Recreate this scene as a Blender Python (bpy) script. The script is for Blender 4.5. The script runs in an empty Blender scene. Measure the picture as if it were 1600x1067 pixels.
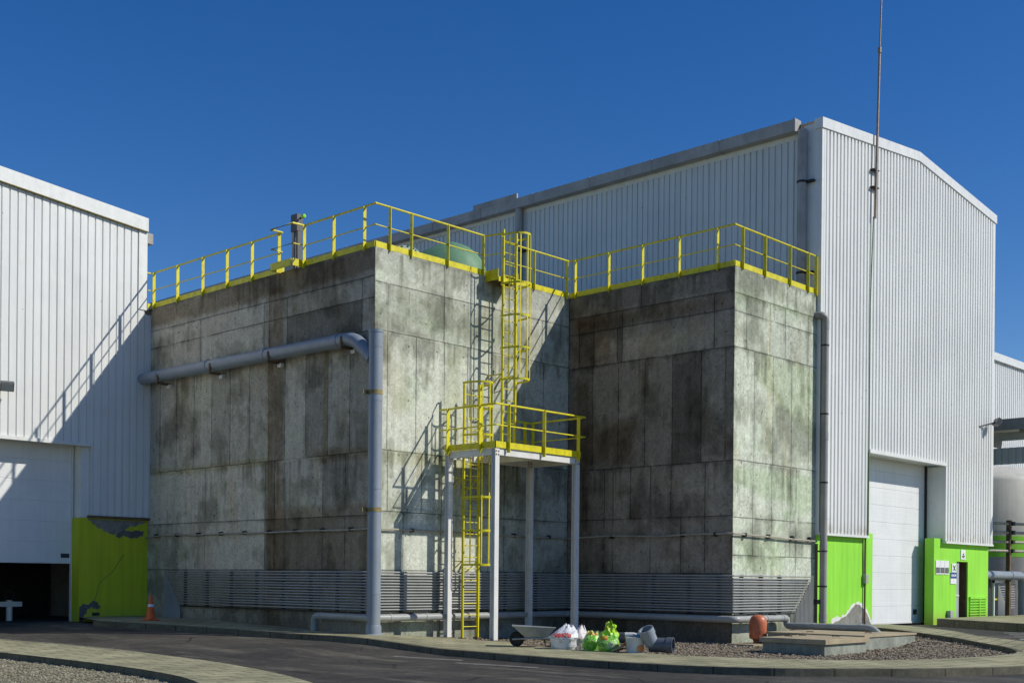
import bpy, bmesh, math, random
from mathutils import Vector, Matrix, noise
random.seed(7)
scn = bpy.context.scene
COL = scn.collection
PI = math.pi
ZUP = 1.6          # the scene is laid out with the eye at z = 0, then lifted so that the road is near 0

# ------------------------------------------------------------------ layout (metres)
AB, BC, CD, DE = 10.11, 7.02, 5.37, 4.08      # plan of the concrete tank
TOP = 7.8                                     # top of its walls
GX0, GX1, GY = 11.12, 22.86, -5.36            # right warehouse gable
LY = 10.11                                    # left warehouse gable
def sm(a, b, v):
    k = min(1, max(0, (v-a)/(b-a))); return k*k*(3-2*k)
def S(x, y):   # pavement level
    return -1.46+.16*sm(3,-.5,x)*sm(-4,0,y)*sm(-8,-2,x)+.15*sm(0,8,y)*sm(3,0,x)*sm(-10,-2,x)+.28*sm(7.5,11.5,x)
def R(x, y): return S(x, y)-.13
def G(x, y): return max(-1.53+.13*sm(8,12,x),R(x,y)+.03)

# ------------------------------------------------------------------ mesh builder
class MB:
    def __init__(s): s.v=[]; s.f=[]
    def add(s, vs, fs):
        n=len(s.v); s.v+= [Vector(p) for p in vs]; s.f+= [[i+n for i in f] for f in fs]; return s
    def box(s, x0,x1,y0,y1,z0,z1):
        return s.add([(x0,y0,z0),(x1,y0,z0),(x1,y1,z0),(x0,y1,z0),(x0,y0,z1),(x1,y0,z1),(x1,y1,z1),(x0,y1,z1)],
            [(0,3,2,1),(4,5,6,7),(0,1,5,4),(1,2,6,5),(2,3,7,6),(3,0,4,7)])
    def bar(s, p0, p1, w, h, up=(0,0,1)):
        p0=Vector(p0); p1=Vector(p1); d=(p1-p0).normalized(); u=Vector(up)
        if abs(d.dot(u))>.98: u=Vector((0,1,0))
        a=d.cross(u).normalized()*w/2; b=a.cross(d).normalized()*h/2
        q=[]
        for p in (p0,p1): q+=[p-a-b,p+a-b,p+a+b,p-a+b]
        return s.add(q,[(0,1,2,3),(7,6,5,4),(0,4,5,1),(1,5,6,2),(2,6,7,3),(3,7,4,0)])
    def tube(s, pts, r, n=10, cap=True, rs=None):
        pts=[Vector(p) for p in pts]; m=len(pts); vs=[]; prev=None
        for i,p in enumerate(pts):
            if i==0: t=pts[1]-p
            elif i==m-1: t=p-pts[-2]
            else: t=(pts[i+1]-p).normalized()+(p-pts[i-1]).normalized()
            t.normalize()
            if prev is None:
                a=t.orthogonal().normalized()
                if abs(t.z)<.9: a=t.cross(Vector((0,0,1))).normalized()
            else:
                a=prev-t*prev.dot(t); a.normalize()
            prev=a; b=t.cross(a); rr=rs[i] if rs else r
            for k in range(n):
                th=2*PI*k/n; vs.append(p+(a*math.cos(th)+b*math.sin(th))*rr)
        fs=[]
        for i in range(m-1):
            for k in range(n):
                k2=(k+1)%n; fs.append((i*n+k,i*n+k2,(i+1)*n+k2,(i+1)*n+k))
        if cap: fs.append(tuple(range(n-1,-1,-1))); fs.append(tuple((m-1)*n+k for k in range(n)))
        return s.add(vs,fs)
    def pipe(s, pts, r0, r1, n=20):     # hollow pipe
        p0,p1=Vector(pts[0]),Vector(pts[1]); t=(p1-p0).normalized(); a=t.orthogonal().normalized(); b=t.cross(a); vs=[]
        for p,r in ((p0,r0),(p1,r0),(p1,r1),(p0,r1)):
            vs+=[p+(a*math.cos(2*PI*k/n)+b*math.sin(2*PI*k/n))*r for k in range(n)]
        fs=[]
        for i in range(4):
            j=(i+1)%4
            fs+=[(i*n+k,i*n+(k+1)%n,j*n+(k+1)%n,j*n+k) for k in range(n)]
        return s.add(vs,fs)
    def lathe(s, prof, c, n=24, axis=None):
        c=Vector(c); M=Matrix.Identity(3)
        if axis is not None: M=Vector((0,0,1)).rotation_difference(Vector(axis)).to_matrix()
        vs=[];fs=[];m=len(prof)
        for r,z in prof: vs+=[c+M@Vector((r*math.cos(2*PI*k/n),r*math.sin(2*PI*k/n),z)) for k in range(n)]
        for i in range(m-1): fs+=[(i*n+k,i*n+(k+1)%n,(i+1)*n+(k+1)%n,(i+1)*n+k) for k in range(n)]
        fs.append(tuple(range(n-1,-1,-1))); fs.append(tuple((m-1)*n+k for k in range(n)))
        return s.add(vs,fs)
    def prism(s, pts, d):               # planar outline pts (3D) extruded by d
        n=len(pts); d=Vector(d); a=[Vector(p) for p in pts]
        return s.add(a+[p+d for p in a],[tuple(range(n-1,-1,-1)),tuple(range(n,2*n))]+[(i,(i+1)%n,(i+1)%n+n,i+n) for i in range(n)])
    def quad(s,*p): return s.add(p,[(0,1,2,3)])
    def build(s, name, m, root=None, smooth=None, label=None, bevel=0):
        o0=root_loc(root)
        me=bpy.data.meshes.new(name); me.from_pydata([p-o0 for p in s.v],[],s.f); me.materials.append(m)
        o=bpy.data.objects.new(name,me); COL.objects.link(o)
        bm=bmesh.new(); bm.from_mesh(me); bmesh.ops.recalc_face_normals(bm,faces=bm.faces)
        bm.to_mesh(me); bm.free()
        if smooth:
            for p in me.polygons: p.use_smooth=True
            me.set_sharp_from_angle(angle=math.radians(smooth))
        if bevel:
            b=o.modifiers.new('bevel','BEVEL'); b.width=bevel; b.segments=2; b.limit_method='ANGLE'
        if root is not None: o.parent=root
        if label: o['label']=label
        return o
def root_loc(r):
    v=Vector((0,0,0))
    while r is not None: v+=r.location; r=r.parent
    return v
def tag(o,label,cat,group=None,kind=None):
    if label: o['label']=label
    if cat: o['category']=cat
    if group: o['group']=group
    if kind: o['kind']=kind
    return o
def thing(name,label,cat,loc,group=None):
    o=bpy.data.objects.new(name,None); COL.objects.link(o); o.location=loc; o.empty_display_size=.2
    return tag(o,label,cat,group)
def copy_tree(o,delta=(0,0,0),parent=None):
    c=o.copy(); COL.objects.link(c); c.parent=parent
    if parent is None: c.location=o.location+Vector(delta)
    for ch in o.children: copy_tree(ch,parent=c)
    return c
def fillet(pts, r, n=6):
    pts=[Vector(p) for p in pts]; out=[pts[0]]
    for i in range(1,len(pts)-1):
        p=pts[i]; a=(pts[i-1]-p); b=(pts[i+1]-p); d=min(r,a.length*.49,b.length*.49)
        a=p+a.normalized()*d; b=p+b.normalized()*d
        for k in range(n+1):
            t=k/n; out.append((1-t)**2*a+2*t*(1-t)*p+t*t*b)
    out.append(pts[-1]); return out

# ------------------------------------------------------------------ materials
def nodes(name):
    m=bpy.data.materials.new(name); m.use_nodes=True; nt=m.node_tree; nt.nodes.clear()
    out=nt.nodes.new('ShaderNodeOutputMaterial'); bs=nt.nodes.new('ShaderNodeBsdfPrincipled')
    nt.links.new(bs.outputs[0],out.inputs[0]); return m,nt,bs
class NT:
    def __init__(s,nt):
        s.nt=nt; s.tc=nt.nodes.new('ShaderNodeNewGeometry')
    def n(s,t,**k):
        x=s.nt.nodes.new(t)
        for a,b in k.items(): setattr(x,a,b)
        return x
    def l(s,a,b): s.nt.links.new(a,b)
    def set(s,inp,v):
        if hasattr(v,'is_output') or isinstance(v,bpy.types.NodeSocket): s.l(v,inp)
        else: inp.default_value=v
    def pos(s,scale=(1,1,1)):
        m=s.n('ShaderNodeMapping'); s.l(s.tc.outputs['Position'],m.inputs[0]); m.inputs['Scale'].default_value=scale; return m.outputs[0]
    def noise(s,scale=1,detail=4,rough=.55,vec=None,stretch=(1,1,1)):
        x=s.n('ShaderNodeTexNoise'); x.inputs['Scale'].default_value=scale; x.inputs['Detail'].default_value=detail; x.inputs['Roughness'].default_value=rough
        s.l(vec or s.pos(stretch),x.inputs['Vector']); return x.outputs['Fac']
    def ramp(s,fac,a,b,va=0.,vb=1.):
        x=s.n('ShaderNodeMapRange'); x.interpolation_type='SMOOTHSTEP'; s.set(x.inputs[0],fac)
        for i,v in zip((1,2,3,4),(a,b,va,vb)): x.inputs[i].default_value=v
        return x.outputs[0]
    def math(s,op,a,b=0.,c=0.):
        x=s.n('ShaderNodeMath',operation=op); s.set(x.inputs[0],a); s.set(x.inputs[1],b); s.set(x.inputs[2],c); return x.outputs[0]
    def mix(s,fac,a,b,mode='MIX'):
        x=s.n('ShaderNodeMix',data_type='RGBA',blend_type=mode); s.set(x.inputs[0],fac)
        for i,v in ((6,a),(7,b)):
            if isinstance(v,(tuple,list)): v=(*v[:3],1)
            s.set(x.inputs[i],v)
        return x.outputs[2]
    def scale(s,col,f): 
        c=s.n('ShaderNodeCombineColor'); 
        for i in range(3): s.set(c.inputs[i],f)
        return s.mix(1.,col,c.outputs[0],'MULTIPLY')
    def bump(s,h,bs,strength=.3,dist=.02):
        x=s.n('ShaderNodeBump'); x.inputs['Strength'].default_value=strength; x.inputs['Distance'].default_value=dist; s.l(h,x.inputs['Height']); s.l(x.outputs[0],bs.inputs['Normal'])

def plain(name,col,rough=.5,metal=0,var=.12,scale=3.,dirt=None,dirt_amt=.0,streak=0.,bump=0.,spec=.5):
    """A painted or metal surface with uneven tone, grime and vertical run marks."""
    m,nt,bs=nodes(name); t=NT(nt)
    c=t.mix(0.,col,col)
    f=t.ramp(t.noise(scale,6,.6),.25,.75,1-var,1+var*.6); c=t.scale(c,f)
    if streak: c=t.scale(c,t.ramp(t.noise(1,5,.6,stretch=(9,9,.35)),.3,.75,1.0,1-streak))
    if dirt: c=t.mix(t.math('MULTIPLY',t.ramp(t.noise(scale*2.3,8,.7),.48,.75),dirt_amt),c,dirt)
    t.l(c,bs.inputs['Base Color']); bs.inputs['Metallic'].default_value=metal
    r=t.ramp(t.noise(scale*3,4),.3,.7,max(0,rough-.08),min(1,rough+.1)); t.l(r,bs.inputs['Roughness'])
    bs.inputs['Specular IOR Level'].default_value=spec
    if bump: t.bump(t.noise(scale*8,5,.6),bs,bump,.01)
    return m

def concrete_wall():
    m,nt,bs=nodes('board_marked_concrete'); t=NT(nt)
    at=t.n('ShaderNodeAttribute',attribute_name='tone'); lo=t.n('ShaderNodeUVMap',uv_map='lo'); hi=t.n('ShaderNodeUVMap',uv_map='hi')
    sep=t.n('ShaderNodeSeparateXYZ'); t.l(t.tc.outputs['Position'],sep.inputs[0]); z=sep.outputs[2]
    la=t.n('ShaderNodeSeparateXYZ'); t.l(lo.outputs[0],la.inputs[0]); ha=t.n('ShaderNodeSeparateXYZ'); t.l(hi.outputs[0],ha.inputs[0])
    vert=t.math('MINIMUM',la.outputs[0],ha.outputs[0]); hor=t.math('MINIMUM',la.outputs[1],ha.outputs[1])
    streak=t.noise(1,8,.68,stretch=(9,9,.2)); fine=t.noise(15,8,.8); mid=t.noise(3.4,12,.78)
    c=t.mix(1.,(.66,.665,.575),at.outputs['Color'],'MULTIPLY')
    stn=t.math('ADD',at.outputs['Alpha'],t.math('ADD',t.math('MULTIPLY',t.math('SUBTRACT',mid,.5),.85),t.math('MULTIPLY',t.math('SUBTRACT',fine,.5),.55)))
    c=t.mix(t.ramp(stn,.46,.60,0.,.80),c,t.mix(1.,c,(.66,.66,.62),"MULTIPLY")); c=t.mix(t.ramp(stn,.72,.86,0.,.8),c,t.scale(c,.62))
    c=t.scale(c,t.ramp(streak,.36,.64,.92,1.05)); c=t.scale(c,t.ramp(mid,.34,.66,.88,1.09)); c=t.scale(c,t.ramp(fine,.30,.70,.72,1.18))
    spk=t.math('MULTIPLY',t.ramp(t.noise(7,10,.85),.50,.58),t.ramp(t.noise(.8,8,.7),.47,.56)); c=t.scale(c,t.ramp(spk,0.,1.,1.,.74))
    lai=t.math('MULTIPLY',t.ramp(t.noise(1.5,14,.82,stretch=(1.2,1.2,.9)),.54,.58),t.ramp(fine,.35,.5))
    c=t.mix(t.math('MULTIPLY',lai,.30),c,t.scale(c,1.4))
    low=t.math('ADD',z,t.math('MULTIPLY',t.noise(2.2,7,.65),-.9)); c=t.scale(c,t.ramp(low,-1.6+ZUP,-.9+ZUP,.62,1.))
    # blow holes and tie holes
    vo=t.n('ShaderNodeTexVoronoi'); vo.inputs['Scale'].default_value=5.; t.l(t.pos(),vo.inputs['Vector'])
    hole=t.math('MULTIPLY',t.ramp(vo.outputs['Distance'],.10,.14,1.,0.),t.ramp(t.noise(2.5,3),.50,.58)); c=t.scale(c,t.ramp(hole,0.,1.,1.,.42))
    vo2=t.n('ShaderNodeTexVoronoi'); vo2.inputs['Scale'].default_value=17.; t.l(t.pos(),vo2.inputs['Vector'])
    h2=t.math('MULTIPLY',t.ramp(vo2.outputs['Distance'],.12,.2,1.,0.),t.ramp(t.noise(4,3),.52,.6)); c=t.scale(c,t.ramp(h2,0.,1.,1.,.62))
    # rows of tie holes left by the formwork, some weeping
    hc=t.math('ADD',sep.outputs[0],sep.outputs[1]); fu=t.math('SUBTRACT',t.math('FRACT',t.math('DIVIDE',t.math('ADD',hc,.31),.93)),.5); fv=t.math('SUBTRACT',t.math('FRACT',t.math('DIVIDE',z,1.31)),.5)
    du=t.math('MULTIPLY',fu,.93); dv=t.math('MULTIPLY',fv,1.31); rr=t.math('SQRT',t.math('ADD',t.math('MULTIPLY',du,du),t.math('MULTIPLY',dv,dv)))
    gate=t.ramp(t.noise(.9,3),.42,.5); c=t.scale(c,t.ramp(t.math('MULTIPLY',t.ramp(rr,.018,.032,1.,0.),gate),0.,1.,1.,.38))
    weep=t.math('MULTIPLY',t.math('MULTIPLY',t.ramp(t.math('ABSOLUTE',du),.008,.03,1.,0.),t.ramp(dv,-.42,-.02,0.,1.)),t.math('MULTIPLY',t.ramp(dv,-.01,.0,1.,0.),t.ramp(t.noise(1.7,3),.5,.6))); c=t.scale(c,t.ramp(weep,0.,1.,1.,.68))
    # joints, with leaching beside them
    wob=t.math('MULTIPLY',t.math('SUBTRACT',t.noise(5,6,.7),.5),.035)
    e=t.math('ADD',t.math('MINIMUM',vert,hor),wob); line=t.ramp(e,.006,.022,1.,0.)
    keep=t.ramp(t.noise(.8,4),.30,.5); line=t.math('MULTIPLY',line,t.ramp(keep,0.,1.,.28,.95))
    c=t.scale(c,t.ramp(line,0.,1.,1.,.42))
    halo=t.math('MULTIPLY',t.ramp(t.math('ADD',vert,t.math('MULTIPLY',wob,6.)),.0,.2,1.,0.),t.ramp(t.noise(1.3,4),.45,.6)); c=t.scale(c,t.ramp(halo,0.,1.,1.,.72))
    hal2=t.math('MULTIPLY',t.ramp(t.math('ADD',ha.outputs[1],t.math('MULTIPLY',wob,5.)),.0,.14,1.,0.),t.ramp(t.noise(1.1,6),.4,.6)); c=t.scale(c,t.ramp(hal2,0.,1.,1.,.7))
    t.l(c,bs.inputs['Base Color']); bs.inputs['Roughness'].default_value=.9; bs.inputs['Specular IOR Level'].default_value=.15
    h=t.math('SUBTRACT',t.math('ADD',t.math('MULTIPLY',fine,.4),mid),t.math('ADD',t.math('MULTIPLY',line,1.6),hole)); t.bump(h,bs,.3,.015)
    return m
def cladding(name,col,grime,warm=(.55,.45,.3)):
    m,nt,bs=nodes(name); t=NT(nt)
    c=t.mix(t.ramp(t.noise(.5,5,.6),.35,.7),col,tuple(x*.93 for x in col))
    c=t.scale(c,t.ramp(t.noise(1,6,.65,stretch=(7,7,.18)),.35,.75,1.,1-grime))
    c=t.mix(t.math('MULTIPLY',t.ramp(t.noise(2.2,7,.7,stretch=(1,1,.4)),.58,.8),.35),c,warm)
    sep=t.n('ShaderNodeSeparateXYZ'); t.l(t.tc.outputs['Position'],sep.inputs[0])
    foot=t.math('MULTIPLY',t.ramp(sep.outputs[2],1.36+ZUP,1.75+ZUP,1.,0.),t.ramp(t.noise(6,6,.7,stretch=(1,1,.3)),.42,.62)); c=t.mix(t.math('MULTIPLY',foot,.7),c,(.36,.30,.19))
    vo=t.n('ShaderNodeTexVoronoi'); vo.inputs['Scale'].default_value=1.9; t.l(t.pos((1,1,.8)),vo.inputs['Vector'])
    c=t.scale(c,t.ramp(vo.outputs['Distance'],.03,.05,.55,1.))       # fixing screws
    t.l(c,bs.inputs['Base Color']); bs.inputs['Roughness'].default_value=.42; bs.inputs['Specular IOR Level'].default_value=.4; t.bump(t.noise(1.1,4,.6,stretch=(1.6,1.6,.7)),bs,.35,.05)
    return m
def render_paint(name,col):
    m,nt,bs=nodes(name); t=NT(nt)
    c=t.mix(t.ramp(t.noise(.9,6,.6),.35,.7),col,(col[0]*.86,col[1]*.95,col[2]*.8))
    c=t.scale(c,t.ramp(t.noise(1,6,.6,stretch=(6,6,.3)),.35,.75,1.03,.86))
    sep=t.n('ShaderNodeSeparateXYZ'); t.l(t.tc.outputs['Position'],sep.inputs[0])
    zz=t.math('ADD',sep.outputs[2],t.math('MULTIPLY',t.noise(2.5,6,.7),-.7))
    c=t.mix(t.ramp(zz,-.05,.55,.5,0.),c,(.42,.45,.06))               # splash dirt at the foot
    t.l(c,bs.inputs['Base Color']); bs.inputs['Roughness'].default_value=.75; t.bump(t.noise(30,4),bs,.15,.01); return m
def asphalt():
    m,nt,bs=nodes('asphalt'); t=NT(nt)
    mp=t.n('ShaderNodeMapping'); t.l(t.tc.outputs['Position'],mp.inputs[0]); mp.inputs['Rotation'].default_value=(0,0,-.2); mp.inputs['Scale'].default_value=(1,.16,1); tr=mp.outputs[0]
    c=t.mix(t.ramp(t.noise(.28,9,.68),.38,.62),(.040,.037,.034),(.072,.066,.055))
    c=t.mix(t.math('MULTIPLY',t.ramp(t.noise(.8,10,.72,tr),.50,.62),.75),c,(.135,.125,.095))
    c=t.mix(t.math('MULTIPLY',t.ramp(t.noise(1.9,10,.75,tr),.57,.66),.5),c,(.17,.165,.14))
    vc=t.n('ShaderNodeTexVoronoi',feature='DISTANCE_TO_EDGE'); vc.inputs['Scale'].default_value=.33; wv=t.n('ShaderNodeMix',data_type='RGBA',blend_type='LINEAR_LIGHT'); wv.inputs[0].default_value=.25; nz=t.n('ShaderNodeTexNoise'); nz.inputs['Scale'].default_value=.9; nz.inputs['Detail'].default_value=6; t.l(t.pos(),nz.inputs['Vector']); t.l(t.pos(),wv.inputs[6]); t.l(nz.outputs['Color'],wv.inputs[7]); t.l(wv.outputs[2],vc.inputs['Vector'])
    c=t.scale(c,t.ramp(t.math('MULTIPLY',t.ramp(vc.outputs['Distance'],.004,.014,1.,0.),t.ramp(t.noise(.35,4),.46,.56)),0.,1.,1.,.4))
    c=t.scale(c,t.ramp(t.noise(.45,5,.6),.60,.66,1.,.66))
    c=t.scale(c,t.ramp(t.noise(45,3,.7),.3,.7,.62,1.4)); c=t.scale(c,t.ramp(t.noise(2,9,.75),.35,.65,.76,1.18))
    vo=t.n('ShaderNodeTexVoronoi'); vo.inputs['Scale'].default_value=9.; t.l(t.pos(),vo.inputs['Vector'])
    c=t.mix(t.math('MULTIPLY',t.ramp(vo.outputs['Distance'],.05,.1,1.,0.),t.ramp(t.noise(3,3),.56,.62)),c,(.3,.3,.27))
    c=t.mix(t.math('MULTIPLY',t.ramp(t.noise(.7,9,.75,stretch=(1,.3,1)),.60,.70),.55),c,(.2,.2,.18))
    t.l(c,bs.inputs['Base Color']); bs.inputs['Roughness'].default_value=.85; bs.inputs['Specular IOR Level'].default_value=.3; t.bump(t.noise(60,3),bs,.5,.012); return m
def paving():
    m,nt,bs=nodes('paving_setts'); t=NT(nt)
    br=t.n('ShaderNodeTexBrick'); mp=t.n('ShaderNodeMapping'); mp.inputs['Rotation'].default_value=(0,0,.12); t.l(t.tc.outputs['Position'],mp.inputs[0])
    # warp a little so that the courses are not ruler straight
    br.inputs['Scale'].default_value=1.; br.inputs['Brick Width'].default_value=.6; br.inputs['Row Height'].default_value=.4; br.inputs['Mortar Size'].default_value=.016; br.inputs['Bias'].default_value=-.2
    br.inputs['Color1'].default_value=(.39,.365,.225,1); br.inputs['Color2'].default_value=(.325,.31,.19,1); br.inputs['Mortar'].default_value=(.09,.09,.06,1); t.l(mp.outputs[0],br.inputs[0])
    c=br.outputs[0]; c=t.scale(c,t.ramp(t.noise(.8,7,.65),.3,.7,.72,1.18)); c=t.scale(c,t.ramp(t.noise(22,5,.7),.3,.7,.8,1.14))
    c=t.mix(t.math('MULTIPLY',t.ramp(t.noise(2.2,7,.7),.6,.72),.5),c,(.14,.15,.09))
    t.l(c,bs.inputs['Base Color']); bs.inputs['Roughness'].default_value=.9; bs.inputs['Specular IOR Level'].default_value=.2
    t.bump(t.math('ADD',t.math('MULTIPLY',br.outputs['Fac'],-1.5),t.noise(25,4)),bs,.4,.012); return m
def kerbstone():
    m,nt,bs=nodes('kerb_concrete'); t=NT(nt); uv=t.n('ShaderNodeUVMap',uv_map='lo'); sx=t.n('ShaderNodeSeparateXYZ'); t.l(uv.outputs[0],sx.inputs[0])
    fr=t.math('FRACT',sx.outputs[0]); e=t.math('MINIMUM',fr,t.math('SUBTRACT',1.,fr))
    c=t.mix(t.ramp(t.noise(1.3,6,.65),.35,.65),(.165,.15,.10),(.105,.097,.066)); c=t.scale(c,t.ramp(t.noise(12,6,.7),.3,.7,.75,1.15))
    c=t.scale(c,t.ramp(e,.008,.02,.35,1.))
    t.l(c,bs.inputs['Base Color']); bs.inputs['Roughness'].default_value=.9; t.bump(t.noise(18,5),bs,.35,.01); return m
def gravelmat(name,a,b,c3):
    m,nt,bs=nodes(name); t=NT(nt); vo=t.n('ShaderNodeTexVoronoi'); vo.inputs['Scale'].default_value=22.; t.l(t.pos(),vo.inputs['Vector'])
    sp=t.n('ShaderNodeSeparateColor'); t.l(vo.outputs['Color'],sp.inputs[0])
    c=t.mix(sp.outputs[0],a,b); c=t.mix(t.ramp(sp.outputs[1],.75,.95),c,c3); c=t.scale(c,t.ramp(t.noise(.9,5),.3,.7,.75,1.15))
    t.l(c,bs.inputs['Base Color']); bs.inputs['Roughness'].default_value=.9; t.bump(t.ramp(vo.outputs['Distance'],0.,.6,1.,0.),bs,.9,.03); return m
def stonemat(name,a,b):
    m,nt,bs=nodes(name); t=NT(nt)
    g=t.n('ShaderNodeNewGeometry'); x=t.mix(g.outputs['Random Per Island'],a,b); x=t.scale(x,t.ramp(t.noise(9,4),.3,.7,.75,1.2))
    t.l(x,bs.inputs['Base Color']); bs.inputs['Roughness'].default_value=.9; return m
def foil(name,cols,rough=.35,scale=9):
    """thin crumpled plastic sack, print in large patches"""
    m,nt,bs=nodes(name); t=NT(nt); c=t.mix(0.,cols[0],cols[0])
    for i,k in enumerate(cols[1:]):
        c=t.mix(t.ramp(t.noise(scale*(.6+.35*i),5,.6,stretch=(1,1,1.4+i)),.55,.60),c,k)
    t.l(c,bs.inputs['Base Color']); bs.inputs['Roughness'].default_value=rough; t.bump(t.noise(scale*2,4,.6),bs,.6,.02); return m

M={}
M['conc']=concrete_wall()
M['conc2']=plain('concrete_block',(.34,.36,.30),.9,0,.3,2.5,(.16,.18,.13),.7,.25,.4,.2)
M['slab']=plain('sand_coloured_slab',(.42,.35,.23),.9,0,.2,2.,(.25,.2,.14),.6,0,.3,.2)
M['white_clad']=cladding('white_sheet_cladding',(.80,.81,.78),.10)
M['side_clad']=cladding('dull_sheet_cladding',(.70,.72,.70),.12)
M['trim']=plain('white_flashing',(.80,.81,.77),.4,0,.06,1.5,(.5,.45,.32),.25,.08)
M['gutter']=plain('weathered_gutter',(.42,.40,.37),.6,0,.22,1.,(.22,.2,.18),.6,.1)
M['lime']=render_paint('lime_green_render',(.305,.75,.047))
M['olive']=render_paint('shade_toned_lime_render',(.58,.62,.022))  # the lime paint with the olive cast of shade put into its colour
M['door']=plain('white_door_panel',(.80,.81,.80),.45,0,.05,.8,(.55,.55,.5),.2,.06)
M['greydoor']=plain('grey_steel_door',(.36,.38,.40),.5,0,.08,2)
M['plaster']=plain('bare_grey_render',(.27,.265,.235),.95,0,.3,5,(.4,.39,.35),.5,.1,.6,.1)
M['plaster2']=plain('dark_grey_render',(.16,.155,.15),.95,0,.25,6,None,0,.1,.6,.1)
M['white_rim']=plain('flaking_white_primer',(.75,.75,.70),.9,0,.1,6,None,0,0,.4,.1)
M['dark']=plain('painted_bay_shade',(.03,.028,.026),.9,0,.2,2)  # near-black: the darkness of the open bay is put into the colour
M['yellow']=plain('yellow_gloss_paint',(.78,.69,.006),.42,0,.12,4,(.26,.14,.03),.62,.16)
M['wpaint']=plain('white_painted_steel',(.78,.77,.72),.42,0,.07,2,(.45,.38,.28),.35,.08)
M['grating']=plain('galvanised_grating',(.62,.62,.57),.5,.2,.15,4)
M['pvc']=plain('grey_pvc',(.27,.31,.355),.38,0,.10,1.4,(.33,.31,.25),.35,.12)
M['pvcd']=plain('dark_grey_pvc',(.10,.115,.135),.35,0,.12,3,(.2,.19,.16),.3)
M['pvcl']=plain('pale_grey_pvc',(.36,.37,.35),.42,0,.12,1.6,(.42,.4,.3),.5,.1)
M['downp']=plain('brownish_grey_pvc',(.31,.30,.275),.45,0,.14,1.4,(.38,.34,.26),.5,.12)
M['conduit']=plain('bluish_conduit',(.34,.345,.33),.42,0,.10,1.2,(.25,.24,.2),.35)
M['rust']=plain('rusty_steel',(.16,.105,.06),.8,.2,.3,6,(.3,.25,.12),.6)
M['supp']=plain('conduit_support',(.06,.06,.055),.7,0,.2,6)
M['bracket']=plain('black_bracket',(.02,.02,.02),.6,0,.2,6)
M['strap']=plain('yellowed_strap',(.30,.24,.09),.7,0,.35,12,(.1,.07,.03),.7)
M['cable']=plain('pale_conduit_pipe',(.40,.37,.29),.6,0,.2,3,(.15,.12,.08),.5)
M['frp']=plain('green_fibreglass',(.13,.27,.15),.6,0,.12,.7,(.25,.37,.25),.3,.15)
M['frpl']=plain('pale_green_flange',(.42,.52,.38),.5,0,.1,3)
M['orange']=plain('faded_orange_enamel',(.50,.13,.05),.45,0,.22,3,(.6,.35,.25),.35)
M['cone']=plain('orange_cone_plastic',(.75,.13,.02),.5,0,.12,6)
M['refl']=plain('reflective_white_band',(.8,.8,.8),.4,0,.05,6)
M['galv']=plain('galvanised_tray',(.36,.38,.35),.5,.3,.2,4,(.3,.25,.18),.5)
M['rubber']=plain('black_rubber',(.025,.025,.025),.8,0,.2,8)
M['paint_line']=plain('worn_road_paint',(.21,.205,.18),.8,0,.5,4,(.06,.056,.05),1.)
M['mast']=plain('mast_steel',(.30,.24,.19),.6,.3,.15,5)
M['gcable']=plain('green_cable',(.12,.22,.08),.6)
M['lamp']=plain('floodlight_body',(.10,.10,.10),.5); M['glass']=plain('floodlight_glass',(.25,.28,.28),.15)
M['paper']=plain('white_notice_board',(.80,.80,.80),.5,0,.03); M['ink']=plain('printed_picture',(.10,.10,.11),.5,0,.6,26,(.55,.55,.55),.9)
M['blue']=plain('blue_sign_panel',(.02,.08,.30),.5); M['black']=plain('black_print',(.03,.03,.04),.5)
M['cream']=plain('cream_tank_paint',(.66,.64,.54),.5,0,.08,1,(.45,.42,.33),.4,.15)
M['asphalt']=asphalt(); M['pave']=paving(); M['kerb']=kerbstone()
M['gravel']=gravelmat('brown_gravel_bed',(.12,.095,.062),(.26,.21,.145),(.40,.35,.27)); M['stone']=stonemat('brown_pebbles',(.10,.077,.048),(.34,.28,.20))
M['gravel2']=gravelmat('yellowish_gravel_bed',(.17,.15,.09),(.30,.27,.17),(.42,.40,.3)); M['stone2']=stonemat('yellowish_pebbles',(.13,.115,.07),(.36,.33,.22))
M['sackw']=foil('white_woven_sack',[(.72,.72,.72),(.55,.55,.57)],.4,7); M['sackp']=foil('pinkish_white_sack',[(.66,.60,.58),(.5,.42,.40)],.5,8)
M['sackw2']=foil('pale_green_print',[(.45,.62,.33),(.62,.70,.52)],.3,12)
M['sackr']=foil('red_printed_plastic',[(.60,.10,.08),(.7,.6,.58)],.4,14)
M['sackg']=foil('green_soil_sack',[(.22,.58,.04),(.10,.30,.06),(.55,.72,.30)],.3,9); M['sacky']=foil('lime_yellow_sack',[(.42,.70,.02),(.55,.62,.03)],.3,7); M['sacko']=foil('orange_print',[(.75,.22,.03),(.75,.5,.05)],.35,12)
M['bottle']=plain('milky_plastic',(.62,.66,.66),.25); M['bluecap']=plain('blue_plastic',(.05,.25,.45),.4); M['brown']=plain('brown_cardboard',(.28,.13,.05),.8,0,.3,6)
M['wood']=plain('pale_timber',(.45,.36,.22),.8,0,.2,6)

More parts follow.
